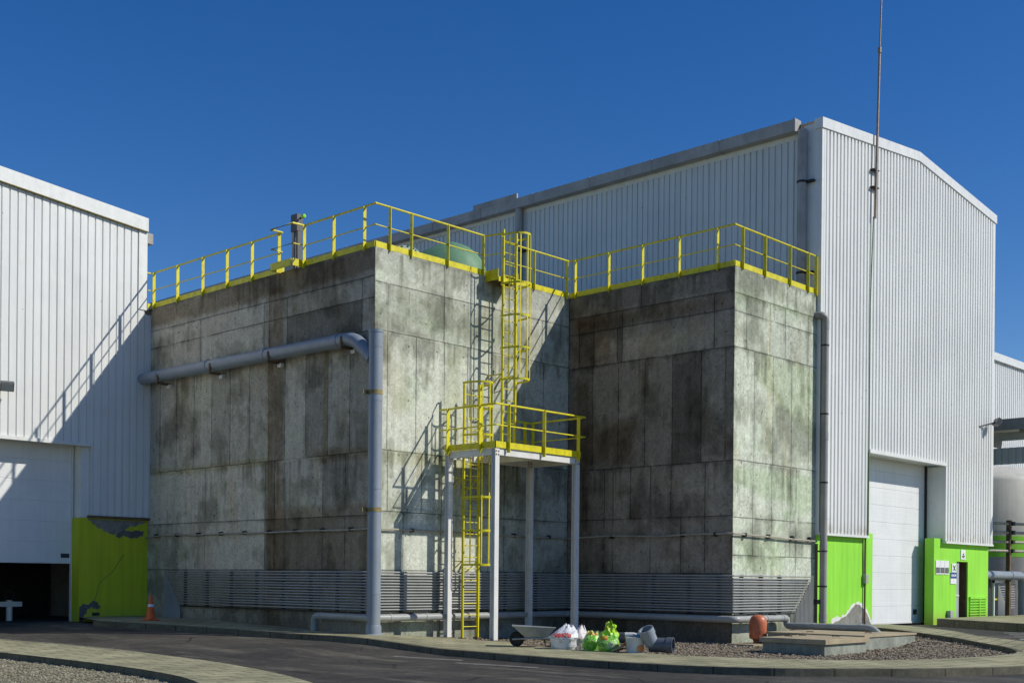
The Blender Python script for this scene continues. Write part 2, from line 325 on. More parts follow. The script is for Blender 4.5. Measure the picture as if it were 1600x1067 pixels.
# ------------------------------------------------------------------ tank walls
def lerp(a,b,t): return a+(b-a)*t
def inpoly(poly):
    def f(x,y):
        c=False; n=len(poly); j=n-1
        for i in range(n):
            xi,yi=poly[i]; xj,yj=poly[j]
            if (yi>y)!=(yj>y) and x<(xj-xi)*(y-yi)/(yj-yi)+xi: c=not c
            j=i
        return c
    return f
def edge_dist(poly,x,y):
    best=9.
    for k in range(len(poly)):
        x0,y0=poly[k-1]; x1,y1=poly[k]; dx,dy=x1-x0,y1-y0
        t=min(1,max(0,((x-x0)*dx+(y-y0)*dy)/max(1e-9,dx*dx+dy*dy))); best=min(best,math.hypot(x-x0-t*dx,y-y0-t*dy))
    return best
def panel_wall(axis,const,rows,root,label,seed=0,tint=(1,1,1),gain=1.,keep=.7,stains_and_shade=(),lifts=(TOP,5.85,3.0),dripk=.3,band=.8,upper=None):
    """A cast wall. Every shuttering panel is its own patch of faces and has its own tone of stain or painted shade; over that a weathering map
    (drip curtains below the lift joints, seeps, washed and soaked areas, some painted shade) is stored on a 7 cm grid."""
    vs=[];fs=[];lo=[];hi=[];tn=[]
    st=[(p,inpoly(p),k,sf,col) for p,k,sf,col in stains_and_shade]
    N3=lambda x,y,z:noise.noise(Vector((x+seed*7.3,y,z)))
    def fbm(x,y,o=4,r=.55):
        v=0;a=1;t=0
        for q in range(o): v+=a*N3(x,y,q*3.1); t+=a; a*=r; x*=2.03; y*=2.03
        return v/t
    def weather(a,z):
        """k = tone, c = tint, q0 = how damp or stained the spot is (the material gives it a ragged edge)"""
        k=1.;c=[1,1,1]; wa=a+.10*fbm(a*1.5,z*1.5); wz=z+.10*fbm(a*1.5+40,z*1.5)
        g=fbm(a*.45,z*.62,6,.62); g2=fbm(a*1.3+9,z*.9+4,6,.66); g3=fbm(a*4.0,z*1.0,5,.7)
        q0=.43+1.5*g+1.0*g2+.55*g3
        for zl in lifts:                                    # drip curtains below each lift joint and the coping
            d=zl-z
            if 0<d<2.2:
                n1=N3(a*9,1.7,zl)+.7*N3(a*24,3.7,zl)+.9*N3(a*1.8,.3,zl)
                ln=max(0.,n1+.1)*1.5
                if d<ln: q0+=dripk*1.1*(1-d/ln)**.5*min(1,ln*1.5)
                q0+=.45*math.exp(-d/(.06+.10*abs(N3(a*3,zl,9))))*(.4+N3(a*2.5,zl,2))
        k*=1+.22*max(-.45,min(.45,g2))
        zb=7.22+.28*fbm(a*1.2,2.,4)+.08*N3(a*5,1,1)             # soaked strip under the coping, scalloped edge
        if z>zb: k*=lerp(1,band,sm(0,.08,z-zb))
        else: k*=lerp(1.,1.10,math.exp(-(zb-z)/.12))
        if upper and z>upper[0]+.25*fbm(a*1.1,z*.7,5): k*=upper[1]; q0+=.12
        for p,f,kk,sf,col in st:
            if f(wa,wz):
                q=sm(0,sf,edge_dist(p,wa,wz)) if sf>0 else 1.
                q*=.75+.5*max(-.5,min(.5,fbm(a*3+3,z*1.2,5)))
                k*=lerp(1,kk,q); c=[lerp(x,x*y,q) for x,y in zip(c,col)]
        gr=fbm(a*.7+20,z*.9,5); q=sm(.05,.3,gr)*.5; c=[c[0]*(1-.06*q),c[1]*(1+.01*q),c[2]*(1-.10*q)]
        br=fbm(a*.9+60,z*.5,5); q=sm(.10,.3,br)*.6; c=[c[0],c[1]*(1-.07*q),c[2]*(1-.16*q)]; k*=1-.12*q
        return k,c,max(0.,min(1.,q0))
    rnd=random.Random(seed)
    for z0,z1,sp,tones in rows:
        for i in range(len(sp)-1):
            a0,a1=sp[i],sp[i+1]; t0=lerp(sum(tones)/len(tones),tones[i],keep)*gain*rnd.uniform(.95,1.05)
            w=abs(a1-a0); h=z1-z0; nu=max(1,round(w/.07)); nv=max(1,round(h/.07)); n=len(vs)
            for jv in range(nv+1):
                z=z0+h*jv/nv
                for iu in range(nu+1):
                    a=a0+(a1-a0)*iu/nu; k,c,q0=weather(a,z)
                    vs.append((const,a,z) if axis=='x' else (a,const,z)); lo.append((abs(a-a0),z-z0)); hi.append((abs(a1-a),z1-z))
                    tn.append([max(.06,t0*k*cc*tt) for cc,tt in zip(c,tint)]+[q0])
            fs+=[(n+jv*(nu+1)+iu,n+jv*(nu+1)+iu+1,n+(jv+1)*(nu+1)+iu+1,n+(jv+1)*(nu+1)+iu) for jv in range(nv) for iu in range(nu)]
    o0=root_loc(root); me=bpy.data.meshes.new('wall'); me.from_pydata([Vector(v)-o0 for v in vs],[],fs); me.materials.append(M['conc'])
    me.uv_layers.new(name='lo'); me.uv_layers.new(name='hi'); me.color_attributes.new('tone','FLOAT_COLOR','POINT')
    L=me.uv_layers['lo']; H=me.uv_layers['hi']; C=me.color_attributes['tone']
    for l in me.loops: L.data[l.index].uv=lo[l.vertex_index]; H.data[l.index].uv=hi[l.vertex_index]
    for k,t_ in enumerate(tn): C.data[k].color=t_
    o=bpy.data.objects.new('wall',me); COL.objects.link(o); o.parent=root
    if label: o['label']=label
    return o
tank=thing('concrete_tank','tall grey concrete tank with a stepped corner between two white warehouses','tank',(3.5,4,-1.3))
B0=-1.75
sAB=[0,.89,1.73,2.62,3.48,4.19,5.04,5.93,6.82,7.7,8.61,9.48,AB]
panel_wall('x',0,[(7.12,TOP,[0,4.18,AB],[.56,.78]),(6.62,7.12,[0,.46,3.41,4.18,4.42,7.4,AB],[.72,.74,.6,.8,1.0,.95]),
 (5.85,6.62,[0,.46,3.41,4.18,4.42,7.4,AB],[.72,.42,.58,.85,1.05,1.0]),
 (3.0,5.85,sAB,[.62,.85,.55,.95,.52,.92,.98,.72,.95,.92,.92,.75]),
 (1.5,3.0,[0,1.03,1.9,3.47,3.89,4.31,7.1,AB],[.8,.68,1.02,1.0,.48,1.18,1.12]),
 (.2,1.5,[0,1.03,1.9,3.47,3.89,4.31,7.1,AB],[.74,.64,.58,.58,.5,1.18,1.1]),(B0,.2,[0,2,4.3,7.1,AB],[.85,.7,.95,.95])],tank,'shaded left wall with streaked panels',1,(1.10,1.,.92),.88,.75,stains_and_shade=(([(0,-0.6),(4.28,-0.6),(4.28,1.9),(0,1.9)],0.66,0.25,(1.,.86,.72)),([(0.46,5.9),(3.41,5.9),(3.41,6.62),(0.46,6.62)],0.74,0.0,(1,1,1)),([(3.5,-1.5),(4.28,-1.5),(4.28,7.5),(3.5,7.5)],0.72,0.12,(1.,.86,.72)),([(4.12,1.2),(4.24,1.2),(4.24,5.9),(4.12,5.9)],1.25,0.05,(1.1,.98,.7)),([(0,7.2),(10.1,7.2),(10.1,7.8),(0,7.8)],0.88,0.1,(1.,.86,.72)),([(1.0,2.5),(1.8,2.5),(1.8,4.6),(1.0,4.6)],0.66,0.5,(1,1,1)),([(1.75,2.8),(1.95,2.8),(1.95,5.9),(1.75,5.9)],0.8,0.06,(1.,.85,.6)),([(7.7,.2),(7.45,1.35),(7.4,1.4),(7.3,.2)],0.66,0.08,(1,1,1)),([(4.1,2.85),(10.1,2.85),(10.1,3.15),(4.1,3.15)],0.86,0.1,(1,.95,.7)),([(8.0,2.9),(8.12,2.9),(8.12,5.8),(8.0,5.8)],1.1,0.04,(1.05,1,.75)),([(.2,2.9),(1.9,2.9),(1.6,1.9),(1.2,1.4),(.5,1.9)],0.62,0.3,(1,1,1)),([(0.0,2.75),(2.3,2.75),(2.3,3.2),(0.0,3.2)],0.7,0.15,(1.,.86,.72))),dripk=.36,band=.74)
panel_wall('y',0,[(7.0,TOP,[0,2.25,4.6,BC],[1.0,.98,1.0]),(5.87,7.0,[0,.41,2.25,4.3,5.9,BC],[1.12,.86,.92,1.0,.9]),
 (3.05,5.87,[0,.41,1.33,2.27,3.09,4.03,4.92,5.97,BC],[1.02,1.05,1.1,1.05,1.0,.95,.9,.8]),
 (1.6,3.05,[0,.44,1.54,2.22,3.6,4.47,5.43,BC],[1.1,1.05,1.15,1.05,.85,.8,.75]),(.2,1.6,[0,.95,2.2,3.6,4.47,5.43,BC],[1.1,1.12,1.1,.85,.8,.75]),(B0,.2,[0,2.2,3.6,5.4,BC],[1,1.0,.8,.7])],tank,'sunlit wall behind the ladder',2,(.985,1.005,.965),.98,.45,stains_and_shade=(([(0.4,5.9),(4.8,5.9),(4.8,7.1),(0.4,7.1)],0.8,0.4,(.97,1,.92)),([(2.2,3.2),(2.9,3.2),(2.9,5.6),(2.2,5.6)],0.92,0.2,(.97,1,.9)),([(0.3,2.7),(3.5,2.7),(3.5,3.15),(0.3,3.15)],0.9,0.12,(1,1,.82)),([(0.5,3.9),(1.4,3.9),(1.4,4.6),(0.5,4.6)],0.88,0.25,(.95,1,.88)),([(3.9,-1.5),(7.0,-1.5),(7.0,7.0),(3.9,7.0)],0.84,0.4,(1,1,1))),dripk=.42,band=.88,upper=(5.9,.90))  # lower right-hand tones and the broad right patch paint in the inner wall's shade
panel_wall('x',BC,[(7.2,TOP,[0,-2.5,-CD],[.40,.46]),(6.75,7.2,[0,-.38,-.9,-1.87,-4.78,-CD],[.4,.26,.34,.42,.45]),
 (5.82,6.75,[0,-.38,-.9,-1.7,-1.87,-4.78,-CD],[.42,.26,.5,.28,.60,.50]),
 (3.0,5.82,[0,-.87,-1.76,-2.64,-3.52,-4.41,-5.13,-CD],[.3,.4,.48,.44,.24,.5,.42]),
 (1.64,3.0,[0,-1.31,-1.61,-2.19,-2.85,-3.5,-4.55,-CD],[.32,.42,.52,.52,.5,.5,.52]),(.2,1.64,[0,-1.31,-1.61,-2.85,-3.82,-4.55,-CD],[.3,.4,.48,.5,.5,.48]),(B0,.2,[0,-2.7,-CD],[.36,.42])],tank,'dark stained inner wall',3,(1.20,1.,.90),1.0,.6,stains_and_shade=(([(-0.05,5.7),(-1.7,5.7),(-1.7,7.4),(-0.05,7.4)],0.62,0.35,(1.,.86,.72)),([(-2.0,1.5),(-2.45,3.0),(-2.65,3.0),(-3.0,1.6)],0.48,0.12,(1,1,1)),([(-3.52,3.0),(-4.41,3.0),(-4.41,5.6),(-3.52,5.6)],0.6,0.0,(1,1,1)),([(-0.3,2.9),(-2.5,2.9),(-2.5,4.4),(-0.3,4.4)],0.68,0.4,(1.,.86,.72)),([(-0.1,1.2),(-0.9,1.2),(-0.9,5.6),(-0.1,5.6)],0.6,0.3,(1.,.86,.72)),([(-4.4,4.2),(-4.8,4.2),(-4.8,5.6),(-4.4,5.6)],0.66,0.25,(1,1,1)),([(0,6.7),(-5.3,6.7),(-5.3,7.3),(0,7.3)],0.72,0.3,(1.,.86,.72)),([(-4.45,3.2),(-5.1,3.2),(-5.1,5.0),(-4.45,5.0)],1.35,0.3,(.97,1,1.02)),([(-1.7,4.2),(-2.6,4.2),(-2.6,5.2),(-1.7,5.2)],1.2,0.3,(1,1,1)),([(-1.75,5.9),(-4.7,5.9),(-4.7,6.6),(-1.75,6.6)],1.22,0.25,(1,.97,.92)),([(-1.3,1.2),(-2.2,.95),(-3.2,1.2),(-4.4,.6),(-4.4,-.5),(-1.3,-.4)],1.2,0.2,(1,1,1)),([(-3.3,2.1),(-5.3,2.1),(-5.3,2.9),(-3.3,2.9)],1.18,0.3,(1,1,1)),([(-0.9,6.0),(-1.8,6.0),(-1.8,6.6),(-0.9,6.6)],1.5,0.15,(1,1,1))),dripk=.45,band=.85)
panel_wall('y',-CD,[(7.15,TOP,[BC,9.5,BC+DE],[1.1,1.06]),(6.7,7.15,[BC,7.57,8.67,9.43,10.6,BC+DE],[1.0,.92,1.0,1.02,.98]),
 (5.81,6.7,[BC,7.57,8.67,9.43,10.6,BC+DE],[1.05,1.0,.95,.9,1.02]),(3.02,5.81,[BC,7.96,8.85,9.78,10.67,BC+DE],[1.2,1.15,1.05,1.05,1.05]),
 (1.6,3.02,[BC,7.93,8.82,9.75,10.05,BC+DE],[1.12,1.05,1.08,1.0,1.15]),(.66,1.6,[BC,7.93,8.82,9.75,10.05,BC+DE],[1.15,1.1,1.1,1.05,1.15]),(B0,.66,[BC,8.82,10.05,BC+DE],[1.15,1.12,1.15])],tank,'narrow sunlit greenish wall',4,(.955,1.01,.94),.90,.4,stains_and_shade=(([(7.1,7.0),(11.1,7.0),(11.1,7.25),(7.1,7.25)],0.82,0.1,(.95,1,.86)),([(8.0,5.8),(11.1,5.8),(11.1,3.6),(9.8,4.2),(8.9,4.7),(8.0,5.1)],0.86,0.1,(.94,1,.86)),([(7.0,2.9),(11.0,2.9),(11.0,1.9),(10.2,1.7),(9.6,2.0),(8.6,2.1),(7.0,2.4)],0.85,0.12,(.90,1,.84)),([(9.3,1.55),(10.0,1.55),(10.0,1.95),(9.3,1.95)],0.82,0.15,(.85,1,.82)),([(8.5,3.2),(8.75,3.2),(8.75,7.0),(8.5,7.0)],1.04,0.08,(1.04,1,.84)),([(7.0,3.0),(9.2,3.0),(9.2,4.6),(7.0,4.6)],1.08,0.5,(1,1,1)),([(7.1,0.1),(9.5,0.1),(9.5,1.2),(7.1,1.2)],0.92,0.3,(.92,1,.86))),dripk=.42,band=.9)
b=MB(); zr=TOP-.02
b.add([(0,0,zr),(BC,0,zr),(BC,-CD,zr),(BC+DE,-CD,zr),(BC+DE,AB+12,zr),(0,AB+12,zr)],[(0,1,2,3,4,5)])
b.quad((0,AB,B0),(0,AB+12,B0),(0,AB+12,TOP),(0,AB,TOP)); b.quad((0,AB+12,B0),(BC+DE,AB+12,B0),(BC+DE,AB+12,TOP),(0,AB+12,TOP)); b.quad((BC+DE,AB+12,B0),(BC+DE,-CD,B0),(BC+DE,-CD,TOP),(BC+DE,AB+12,TOP))
b.build('roof_slab',M['conc2'],tank)

# ------------------------------------------------------------------ guard rails on the tank
def run_rail(label,p0,p1,posts,wid='perp',out=(0,0),skip_ends=()):
    """one straight run: toe board, top rail, mid rail and flat-bar posts; p are 2D, posts distances along it"""
    p0=Vector((*p0,0)); p1=Vector((*p1,0)); d=(p1-p0); L=d.length; d.normalize(); nrm=Vector((*out,0))
    t=thing('guard_rail',label,'railing',(p0.x,p0.y,TOP),'yellow guard rails round the tank roof')
    off=nrm*-.03
    MB().bar(p0+off+Vector((0,0,TOP+.075)),p1+off+Vector((0,0,TOP+.075)),.012,.15).build('toe_board',M['yellow'],t)
    MB().tube([p0+off+Vector((0,0,TOP+1.03)),p1+off+Vector((0,0,TOP+1.03))],.026,8).build('top_rail',M['yellow'],t,40)
    MB().tube([p0+off+Vector((0,0,TOP+.53)),p1+off+Vector((0,0,TOP+.53))],.016,8).build('mid_rail',M['yellow'],t,40)
    for s in posts:
        c=p0+d*s+nrm*.012; w=.045
        MB().bar(c-nrm*w+Vector((0,0,TOP+.48)),c+nrm*w+Vector((0,0,TOP+.48)),.016,1.06).build('post',M['yellow'],t)
    return t
run_rail('long yellow guard rail on the shaded wall between left warehouse and sluice gate',(0,AB-.08),(0,3.7),[.16,1.44,2.73,3.91,5.07,6.26],out=(-1,0))
run_rail('short yellow guard rail on the left wall between the gate and the near corner',(0,2.78),(0,0),[.06,1.24,2.40],out=(-1,0))
run_rail('yellow guard rail above the big grey downpipe corner, in front of the green dome',(0,0),(3.66,0),[.44,1.13,2.35,3.6],out=(0,-1))
run_rail('yellow guard rail between the caged ladder and the inner corner',(4.36,0),(BC,0),[1.19,2.53],out=(0,-1))
run_rail('yellow guard rail along the dark stained inner wall',(BC,0),(BC,-CD),[.23,1.41,2.54,3.71,4.87],out=(-1,0))
run_rail('yellow guard rail on the narrow sunlit wall beside the right warehouse',(BC,-CD),(BC+DE-.05,-CD),[.33,1.37,2.60,3.53,3.95],out=(0,-1))
run_rail('short yellow return rail against the left warehouse corner',(-.22,AB-.06),(0,AB-.06),[],out=(0,-1))
# gate niche: rails step outwards round two channel posts
t=thing('slide_gate','dark twin channel sluice gate post with a lime knob, in the stepped-out rail','gate',(-.1,3.2,TOP))
for dy in (-.085,.085): MB().box(.02,.14,3.16+dy-.04,3.16+dy+.04,TOP-.02,TOP+1.35).build('channel',M['lamp'] if dy<0 else M['gutter'],t)
MB().box(-.01,.17,3.03,3.29,TOP+.95,TOP+1.38).build('head_plate',M['lamp'],t)
MB().tube([(.05,3.0,TOP+1.25),(.0,2.8,TOP+1.25)],.025).build('spindle',M['bracket'],t,40)
MB().lathe([(.01,0),(.04,.01),(.055,.05),(.045,.11),(.01,.12)],(.0,2.83,TOP+1.25),14,(-.1,-1,.05)).build('knob',M['lime'],t,50)
for z,r in ((TOP+1.03,.026),(TOP+.53,.016)):
    MB().tube([(.03,3.7,z),(-.3,3.72,z),(-.3,2.80,z),(.03,2.78,z)],r,8).build('step_out_rail',M['yellow'],t,40)
MB().box(-.32,-.3,2.86,3.72,TOP-.02,TOP+.16).build('toe_board',M['yellow'],t); MB().box(-.3,.1,2.80,2.815,TOP-.02,TOP+.16).build('toe_board',M['yellow'],t); MB().box(-.3,.1,3.70,3.715,TOP-.02,TOP+.16).build('toe_board',M['yellow'],t)

# green fibreglass vessel behind the rail
t=thing('fibreglass_vessel','green dome-topped fibreglass vessel standing on the tank roof behind the railing','vessel',(6.4,3.7,TOP))
b=MB(); vs=[];fs=[];n=36
prof=[(1.12,-.02),(1.12,1.0),(1.10,1.25),(1.0,1.5),(.84,1.72),(.62,1.9),(.36,2.02),(.12,2.07),(.0,2.075)]
for r,z in prof:
    for k in range(n):
        th=2*PI*k/n; x=r*math.cos(th); y=r*math.sin(th)
        w=max(0,-(x*.69-y*.73))     # towards the left of the picture the shell runs out in a hood
        vs.append((6.17+x-.69*w*.75*(1-z/3.2),3.93+y+.73*w*.75*(1-z/3.2),TOP+z-.22*w*(z/2.)))
for i in range(len(prof)-1): fs+=[(i*n+k,i*n+(k+1)%n,(i+1)*n+(k+1)%n,(i+1)*n+k) for k in range(n)]
b.add(vs,fs).build('shell',M['frp'],t,60)
f=MB(); f.lathe([(.33,0),(.36,.02),(.36,.10),(.33,.12)],(4.80,4.28,TOP+1.52),24,(-.35,-.6,.75)).build('flange',M['frpl'],t,40)
for k in range(9):
    hb=MB()
    a=2*PI*k/9; q=Vector((-.35,-.6,.75)).normalized(); u=q.orthogonal().normalized(); v=q.cross(u)
    hb.lathe([(.035,0),(.035,.02)],Vector((4.80,4.28,TOP+1.52))+q*.115+(u*math.cos(a)+v*math.sin(a))*.26,8,q); hb.build('bolt_hole',M['black'],t)
MB().tube([(5.2,4.2,TOP+1.1),(4.83,4.26,TOP+1.5)],.3,16).build('neck',M['frp'],t,50)

# ------------------------------------------------------------------ corrugated sheets
def corr(b,org,dirv,nrm,L,zb,zt,pitch,crest,slope,depth,s0=0.,s1=None):
    """trapezoidal sheet: profile along dirv, zb/zt give lower and upper edge at distance s"""
    org=Vector(org); d=Vector(dirv); n=Vector(nrm); s1=L if s1 is None else s1; pts=[]
    k=math.floor(s0/pitch)
    while k*pitch<s1:
        q=k*pitch
        for ds,h in ((0,depth),(crest,depth),(crest+slope,0),(pitch-slope,0)): pts.append((q+ds,h))
        k+=1
    pts.append((k*pitch,depth)); full=pts
    def hgt(s):
        for (a,ha),(b_,hb) in zip(full,full[1:]):
            if a<=s<=b_: return ha+(hb-ha)*(s-a)/max(1e-9,b_-a)
        return full[-1][1]
    pts=[(s0,hgt(s0))]+[p for p in full if s0+1e-4<p[0]<s1-1e-4]+[(s1,hgt(s1))]
    vs=[]
    for s,h in pts:
        p=org+d*s+n*h; vs+=[(p.x,p.y,zb(s)),(p.x,p.y,zt(s))]
    b.add(vs,[(2*i,2*i+2,2*i+3,2*i+1) for i in range(len(pts)-1)]); return b

# ------------------------------------------------------------------ right warehouse
W=GX1-GX0; EV=12.52; RD=.60
roofz=lambda s: EV+RD*(1-abs(s-W/2)/(W/2))
wr=thing('warehouse','tall white corrugated warehouse with a gable and closed door, right of the tank','warehouse',(GX0+W/2,GY+8,-1.3))
DL,DR,DT=13.913-GX0,19.113-GX0,3.80
DEPTH=34
gab=MB()
o=(GX0,GY-.06,0); a=((1,0,0),(0,-1,0),W)
c=lambda s0,s1,z: corr(gab,o,*a,lambda s:z,lambda s:roofz(s)-.12,.2,.112,.010,.068,s0,s1)
c(.06,DL,1.36); c(DL,DR,DT+.05); c(DR,W-.06,1.36)
gab.build('gable_cladding',M['white_clad'],wr)
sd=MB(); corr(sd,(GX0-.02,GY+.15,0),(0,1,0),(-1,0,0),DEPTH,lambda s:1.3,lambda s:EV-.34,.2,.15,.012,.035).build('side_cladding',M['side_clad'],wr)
t=MB()                                        # verge, corner and drip trims
for s0,s1 in ((-.1,W/2),(W/2,W+.1)):
    z0,z1=roofz(s0),roofz(s1)
    t.prism([(GX0+s0,GY-.16,z0-.22),(GX0+s1,GY-.16,z1-.22),(GX0+s1,GY-.16,z1+.06),(GX0+s0,GY-.16,z0+.06)],(0,.25,0))
t.build('verge_trim',M['trim'],wr)
MB().box(GX0-.06,GX0+.16,GY-.125,GY-.05,1.3,EV-.16).box(GX0-.06,GX0-.03,GY-.05,GY+.42,1.3,EV-.06).build('corner_trim',M['trim'],wr)
MB().box(GX1-.16,GX1+.05,GY-.125,GY-.05,1.3,EV-.16).build('corner_trim',M['trim'],wr)
MB().box(GX0-.05,GX0+DL,GY-.16,GY-.005,1.29,1.355).build('drip_trim',M['trim'],wr); MB().box(GX0+DR,GX1+.05,GY-.16,GY-.005,1.29,1.355).build('drip_trim',M['trim'],wr)
MB().box(GX0+DL-.02,GX0+DR+.02,GY-.17,GY-.005,DT-.06,DT+.045).build('lintel_trim',M['trim'],wr)
MB().box(GX0+DL-.05,GX0+DL,GY-.13,GY-.006,1.36,DT-.065).build('jamb_trim',M['gcable'],wr)
MB().box(GX0+DR,GX0+DR+.05,GY-.13,GY-.006,1.36,DT-.065).build('jamb_trim',M['trim'],wr)
rf=MB(); 
rf.quad((GX0-.1,GY,roofz(0)+.0),(GX0+W/2,GY,roofz(W/2)),(GX0+W/2,GY+DEPTH,roofz(W/2)),(GX0-.1,GY+DEPTH,roofz(0)))
rf.quad((GX1+.1,GY,roofz(W)),(GX0+W/2,GY,roofz(W/2)),(GX0+W/2,GY+DEPTH,roofz(W/2)),(GX1+.1,GY+DEPTH,roofz(W)))
rf.build('roof',M['side_clad'],wr)
g=MB()
for i in range(14):
    y0=GY+.62+i*2.4; y1=y0+2.4; dz=0 
    g.box(GX0-.34,GX0-.05,y0+.004,y1-.004,EV-.22,EV+.10)
g.box(GX0-.36,GX0-.04,GY+.54,GY+.62,EV-.235,EV+.115)
for i in range(1,14): g.box(GX0-.355,GX0-.045,GY+.62+i*2.4-.03,GY+.62+i*2.4+.03,EV-.235,EV+.112)
g.build('gutter',M['gutter'],wr)
MB().box(GX0-.35,GX0-.3,5.55,7.6,EV+.10,EV+.26).build('gutter_guard',M['gutter'],wr)
MB().box(GX0-.055,GX0-.03,GY+.42,GY+DEPTH,EV-.37,EV-.2).build('eaves_trim',M['trim'],wr)
for y in (-4.95,5.6):
    d=MB(); d.tube([(GX0-.19,y,EV-.2),(GX0-.19,y,TOP-.3)],.125,14); dp=d.build('downpipe',M['gutter'],wr,50)
    bb=MB()
    for z in (10.9,8.42): bb.tube([(GX0-.19,y,z-.03),(GX0-.19,y,z+.03)],.14,14).box(GX0-.19,GX0-.03,y-.34,y+.03,z-.025,z+.025)
    bb.build('clamp',M['bracket'],dp)
# rendered base wall and door bay
bw=MB(); bw.box(GX0,13.913,GY,GY+.6,-1.7,1.29).box(13.913,14.421,GY,GY+.05,-1.7,1.44).build('base_wall',M['lime'],wr,label='lime base wall with a flaked foot')
bw=MB(); bw.box(18.564,19.113,GY,GY+.30,-1.7,1.44)
bw.box(19.113,20.281,GY,GY+.6,-1.7,1.29).box(21.174,GX1,GY,GY+.6,-1.7,1.29).box(20.281,21.174,GY,GY+.6,.73,1.29)
bw.box(GX1-.5,GX1,GY+.6,GY+8,-1.7,1.29); bw.build('base_wall',M['lime'],wr,label='lime base wall with notices and a door')
rv=MB(); rv.box(19.133,19.194,GY-.055,GY+.6,1.445,DT-.07).box(13.831,13.892,GY-.055,GY+.6,1.445,DT-.07).box(13.892,19.133,GY-.004,GY+.6,DT-.02,DT+.04).build('reveal',M['trim'],wr)
def section_door(x0,x1,y,z0,z1,n,minor,root):
    b=MB(); h=(z1-z0)/n
    prof=[]
    for i in range(n):
        for j in range(minor):
            a0=z0+i*h+j*h/minor; a1=z0+i*h+(j+1)*h/minor; g=.012 if j==0 else .004; dd=.012 if j==0 else .003
            prof+=[(a0,dd),(a0+g,0),(a1-g,0)]
    prof.append((z1,0))
    vs=[]
    for z,d in prof: vs+=[(x0,y+d,z),(x1,y+d,z)]
    b.add(vs,[(2*i,2*i+1,2*i+3,2*i+2) for i in range(len(prof)-1)])
    return b.build('sectional_door',M['door'],root)
dr=section_door(13.3,19.06,GY+.56,-1.22,DT+.1,10,4,wr)
MB().box(19.06,19.125,GY+.5,GY+.62,-1.7,DT).build('door_track',M['bracket'],wr)
MB().box(18.310,18.544,GY+.54,GY+.57,-.98,-.82).build('handle',M['black'],dr)
MB().box(13.3,19.06,GY+.54,GY+.555,-1.25,-1.2).build('door_seal',M['trim'],dr)
# personnel door with the leaf ajar
pd=MB(); pd.box(20.301,20.616,GY+.06,GY+.11,-1.2,.72); d=pd.build('door',M['greydoor'],wr); MB().box(20.545,20.0,GY+.02,GY+.06,-.4,-.36).build('handle',M['trim'],d)
MB().box(20.281,20.311,GY+.05,GY+.58,-1.2,.73).box(21.144,21.174,GY+.05,GY+.58,-1.2,.73).box(20.281,21.174,GY+.05,GY+.58,.70,.73).build('door_frame',M['rust'],wr)
MB().box(20.616,21.144,GY+.33,GY+.42,-1.2,.70).build('door',M['rust'],wr,label='dark brown panel behind the grey leaf')  # plain dark brown panel fills the rest of the doorway
lv=MB(); 
for i in range(7): lv.box(21.286,22.708,GY-.05,GY-.012,-1.12+i*.09,-1.12+i*.09+.045)
lv.box(21.286,22.708,GY-.06,GY-.004,-.50,-.42).box(22.017,22.078,GY-.065,GY-.004,-1.15,-.5).build('wall_vent',M['lime'],wr)
# flaked render at the foot of the wall
def patch(pts,y,name,m,root,th=.004):
    b=MB(); b.prism([(x,y,z) for x,z in pts],(0,-th,0)); return b.build(name,m,root)
def ragged_loop(pts,seed,amp):
    rnd=random.Random(seed); out=[]
    for i,(x,z) in enumerate(pts):
        x1,z1=pts[(i+1)%len(pts)]
        for k in range(4):
            f=k/4; out.append((x+(x1-x)*f+rnd.uniform(-amp,amp)*(x>-2.09),z+(z1-z)*f+rnd.uniform(-amp,amp)))
    return out
def ragged(x0,x1,zb,prof,seed,amp=.05):
    random.seed(seed); out=[(x1,zb),(x0,zb)]; n=26
    for i in range(n+1):
        f=i/n; k=f*(len(prof)-1); j=min(int(k),len(prof)-2); z=prof[j]+(prof[j+1]-prof[j])*(k-j)
        out.append((x0+(x1-x0)*f,z+random.uniform(-amp,amp)))
    return out
patch(ragged(12.014,14.431,-1.5,[-1.0,-.95,-.93,-.9,-.80,-.60,-.55,-.57,-.66,-.85,-1.12],3,.045),GY,'flaked_paint_edge',M['white_rim'],wr)
patch(ragged(12.064,14.380,-1.5,[-1.12,-1.06,-1.02,-.97,-.86,-.68,-.62,-.65,-.74,-.95,-1.22],4,.03),GY-.004,'bare_render',M['plaster'],wr)
MB().tube([(13.872,GY-.05,1.3),(13.872,GY-.05,-1.3)],.028,8).build('cable_duct',M['rust'],wr,40)
MB().tube([(13.791,GY-.03,1.3),(13.831,GY-.035,.2)],.014,6).build('cable',M['cable'],wr,40)
MB().box(13.801,13.964,GY-.12,GY-.005,-.02,.26).build('junction_box',M['gutter'],wr,bevel=.01)
MB().box(19.529,19.783,GY-.14,GY-.005,-1.2,-.86).build('meter_box',M['greydoor'],wr,bevel=.012)
# notices
def notice(label,x0,x1,z0,z1,draw,grp=None):
    t=thing('notice',label,'sign',((x0+x1)/2,GY,z0),grp); MB().box(x0,x1,GY-.022,GY-.004,z0,z1).build('board',M['paper'],t); draw(t); return t
def pic(x0,x1,z0,z1,mat='ink',name='picture'):
    return lambda t: MB().box(x0,x1,GY-.028,GY-.0225,z0,z1).build(name,M[mat],t)
for k,(nm) in enumerate(('left','middle','right')):
    x0=18.656+k*.335; notice(f'white safety poster with a dark photograph, {nm} one of the row of three',x0,x0+.315,.30,.74,pic(x0+.02,x0+.30,.34,.52),'posters beside the personnel door')
def tools(t):
    b=MB(); b.bar((19.966,GY-.026,.43),(20.128,GY-.026,.60),.006,.03,(0,-1,0)); b.bar((20.128,GY-.026,.43),(19.966,GY-.026,.60),.006,.03,(0,-1,0)); b.build('crossed_tools',M['black'],t)
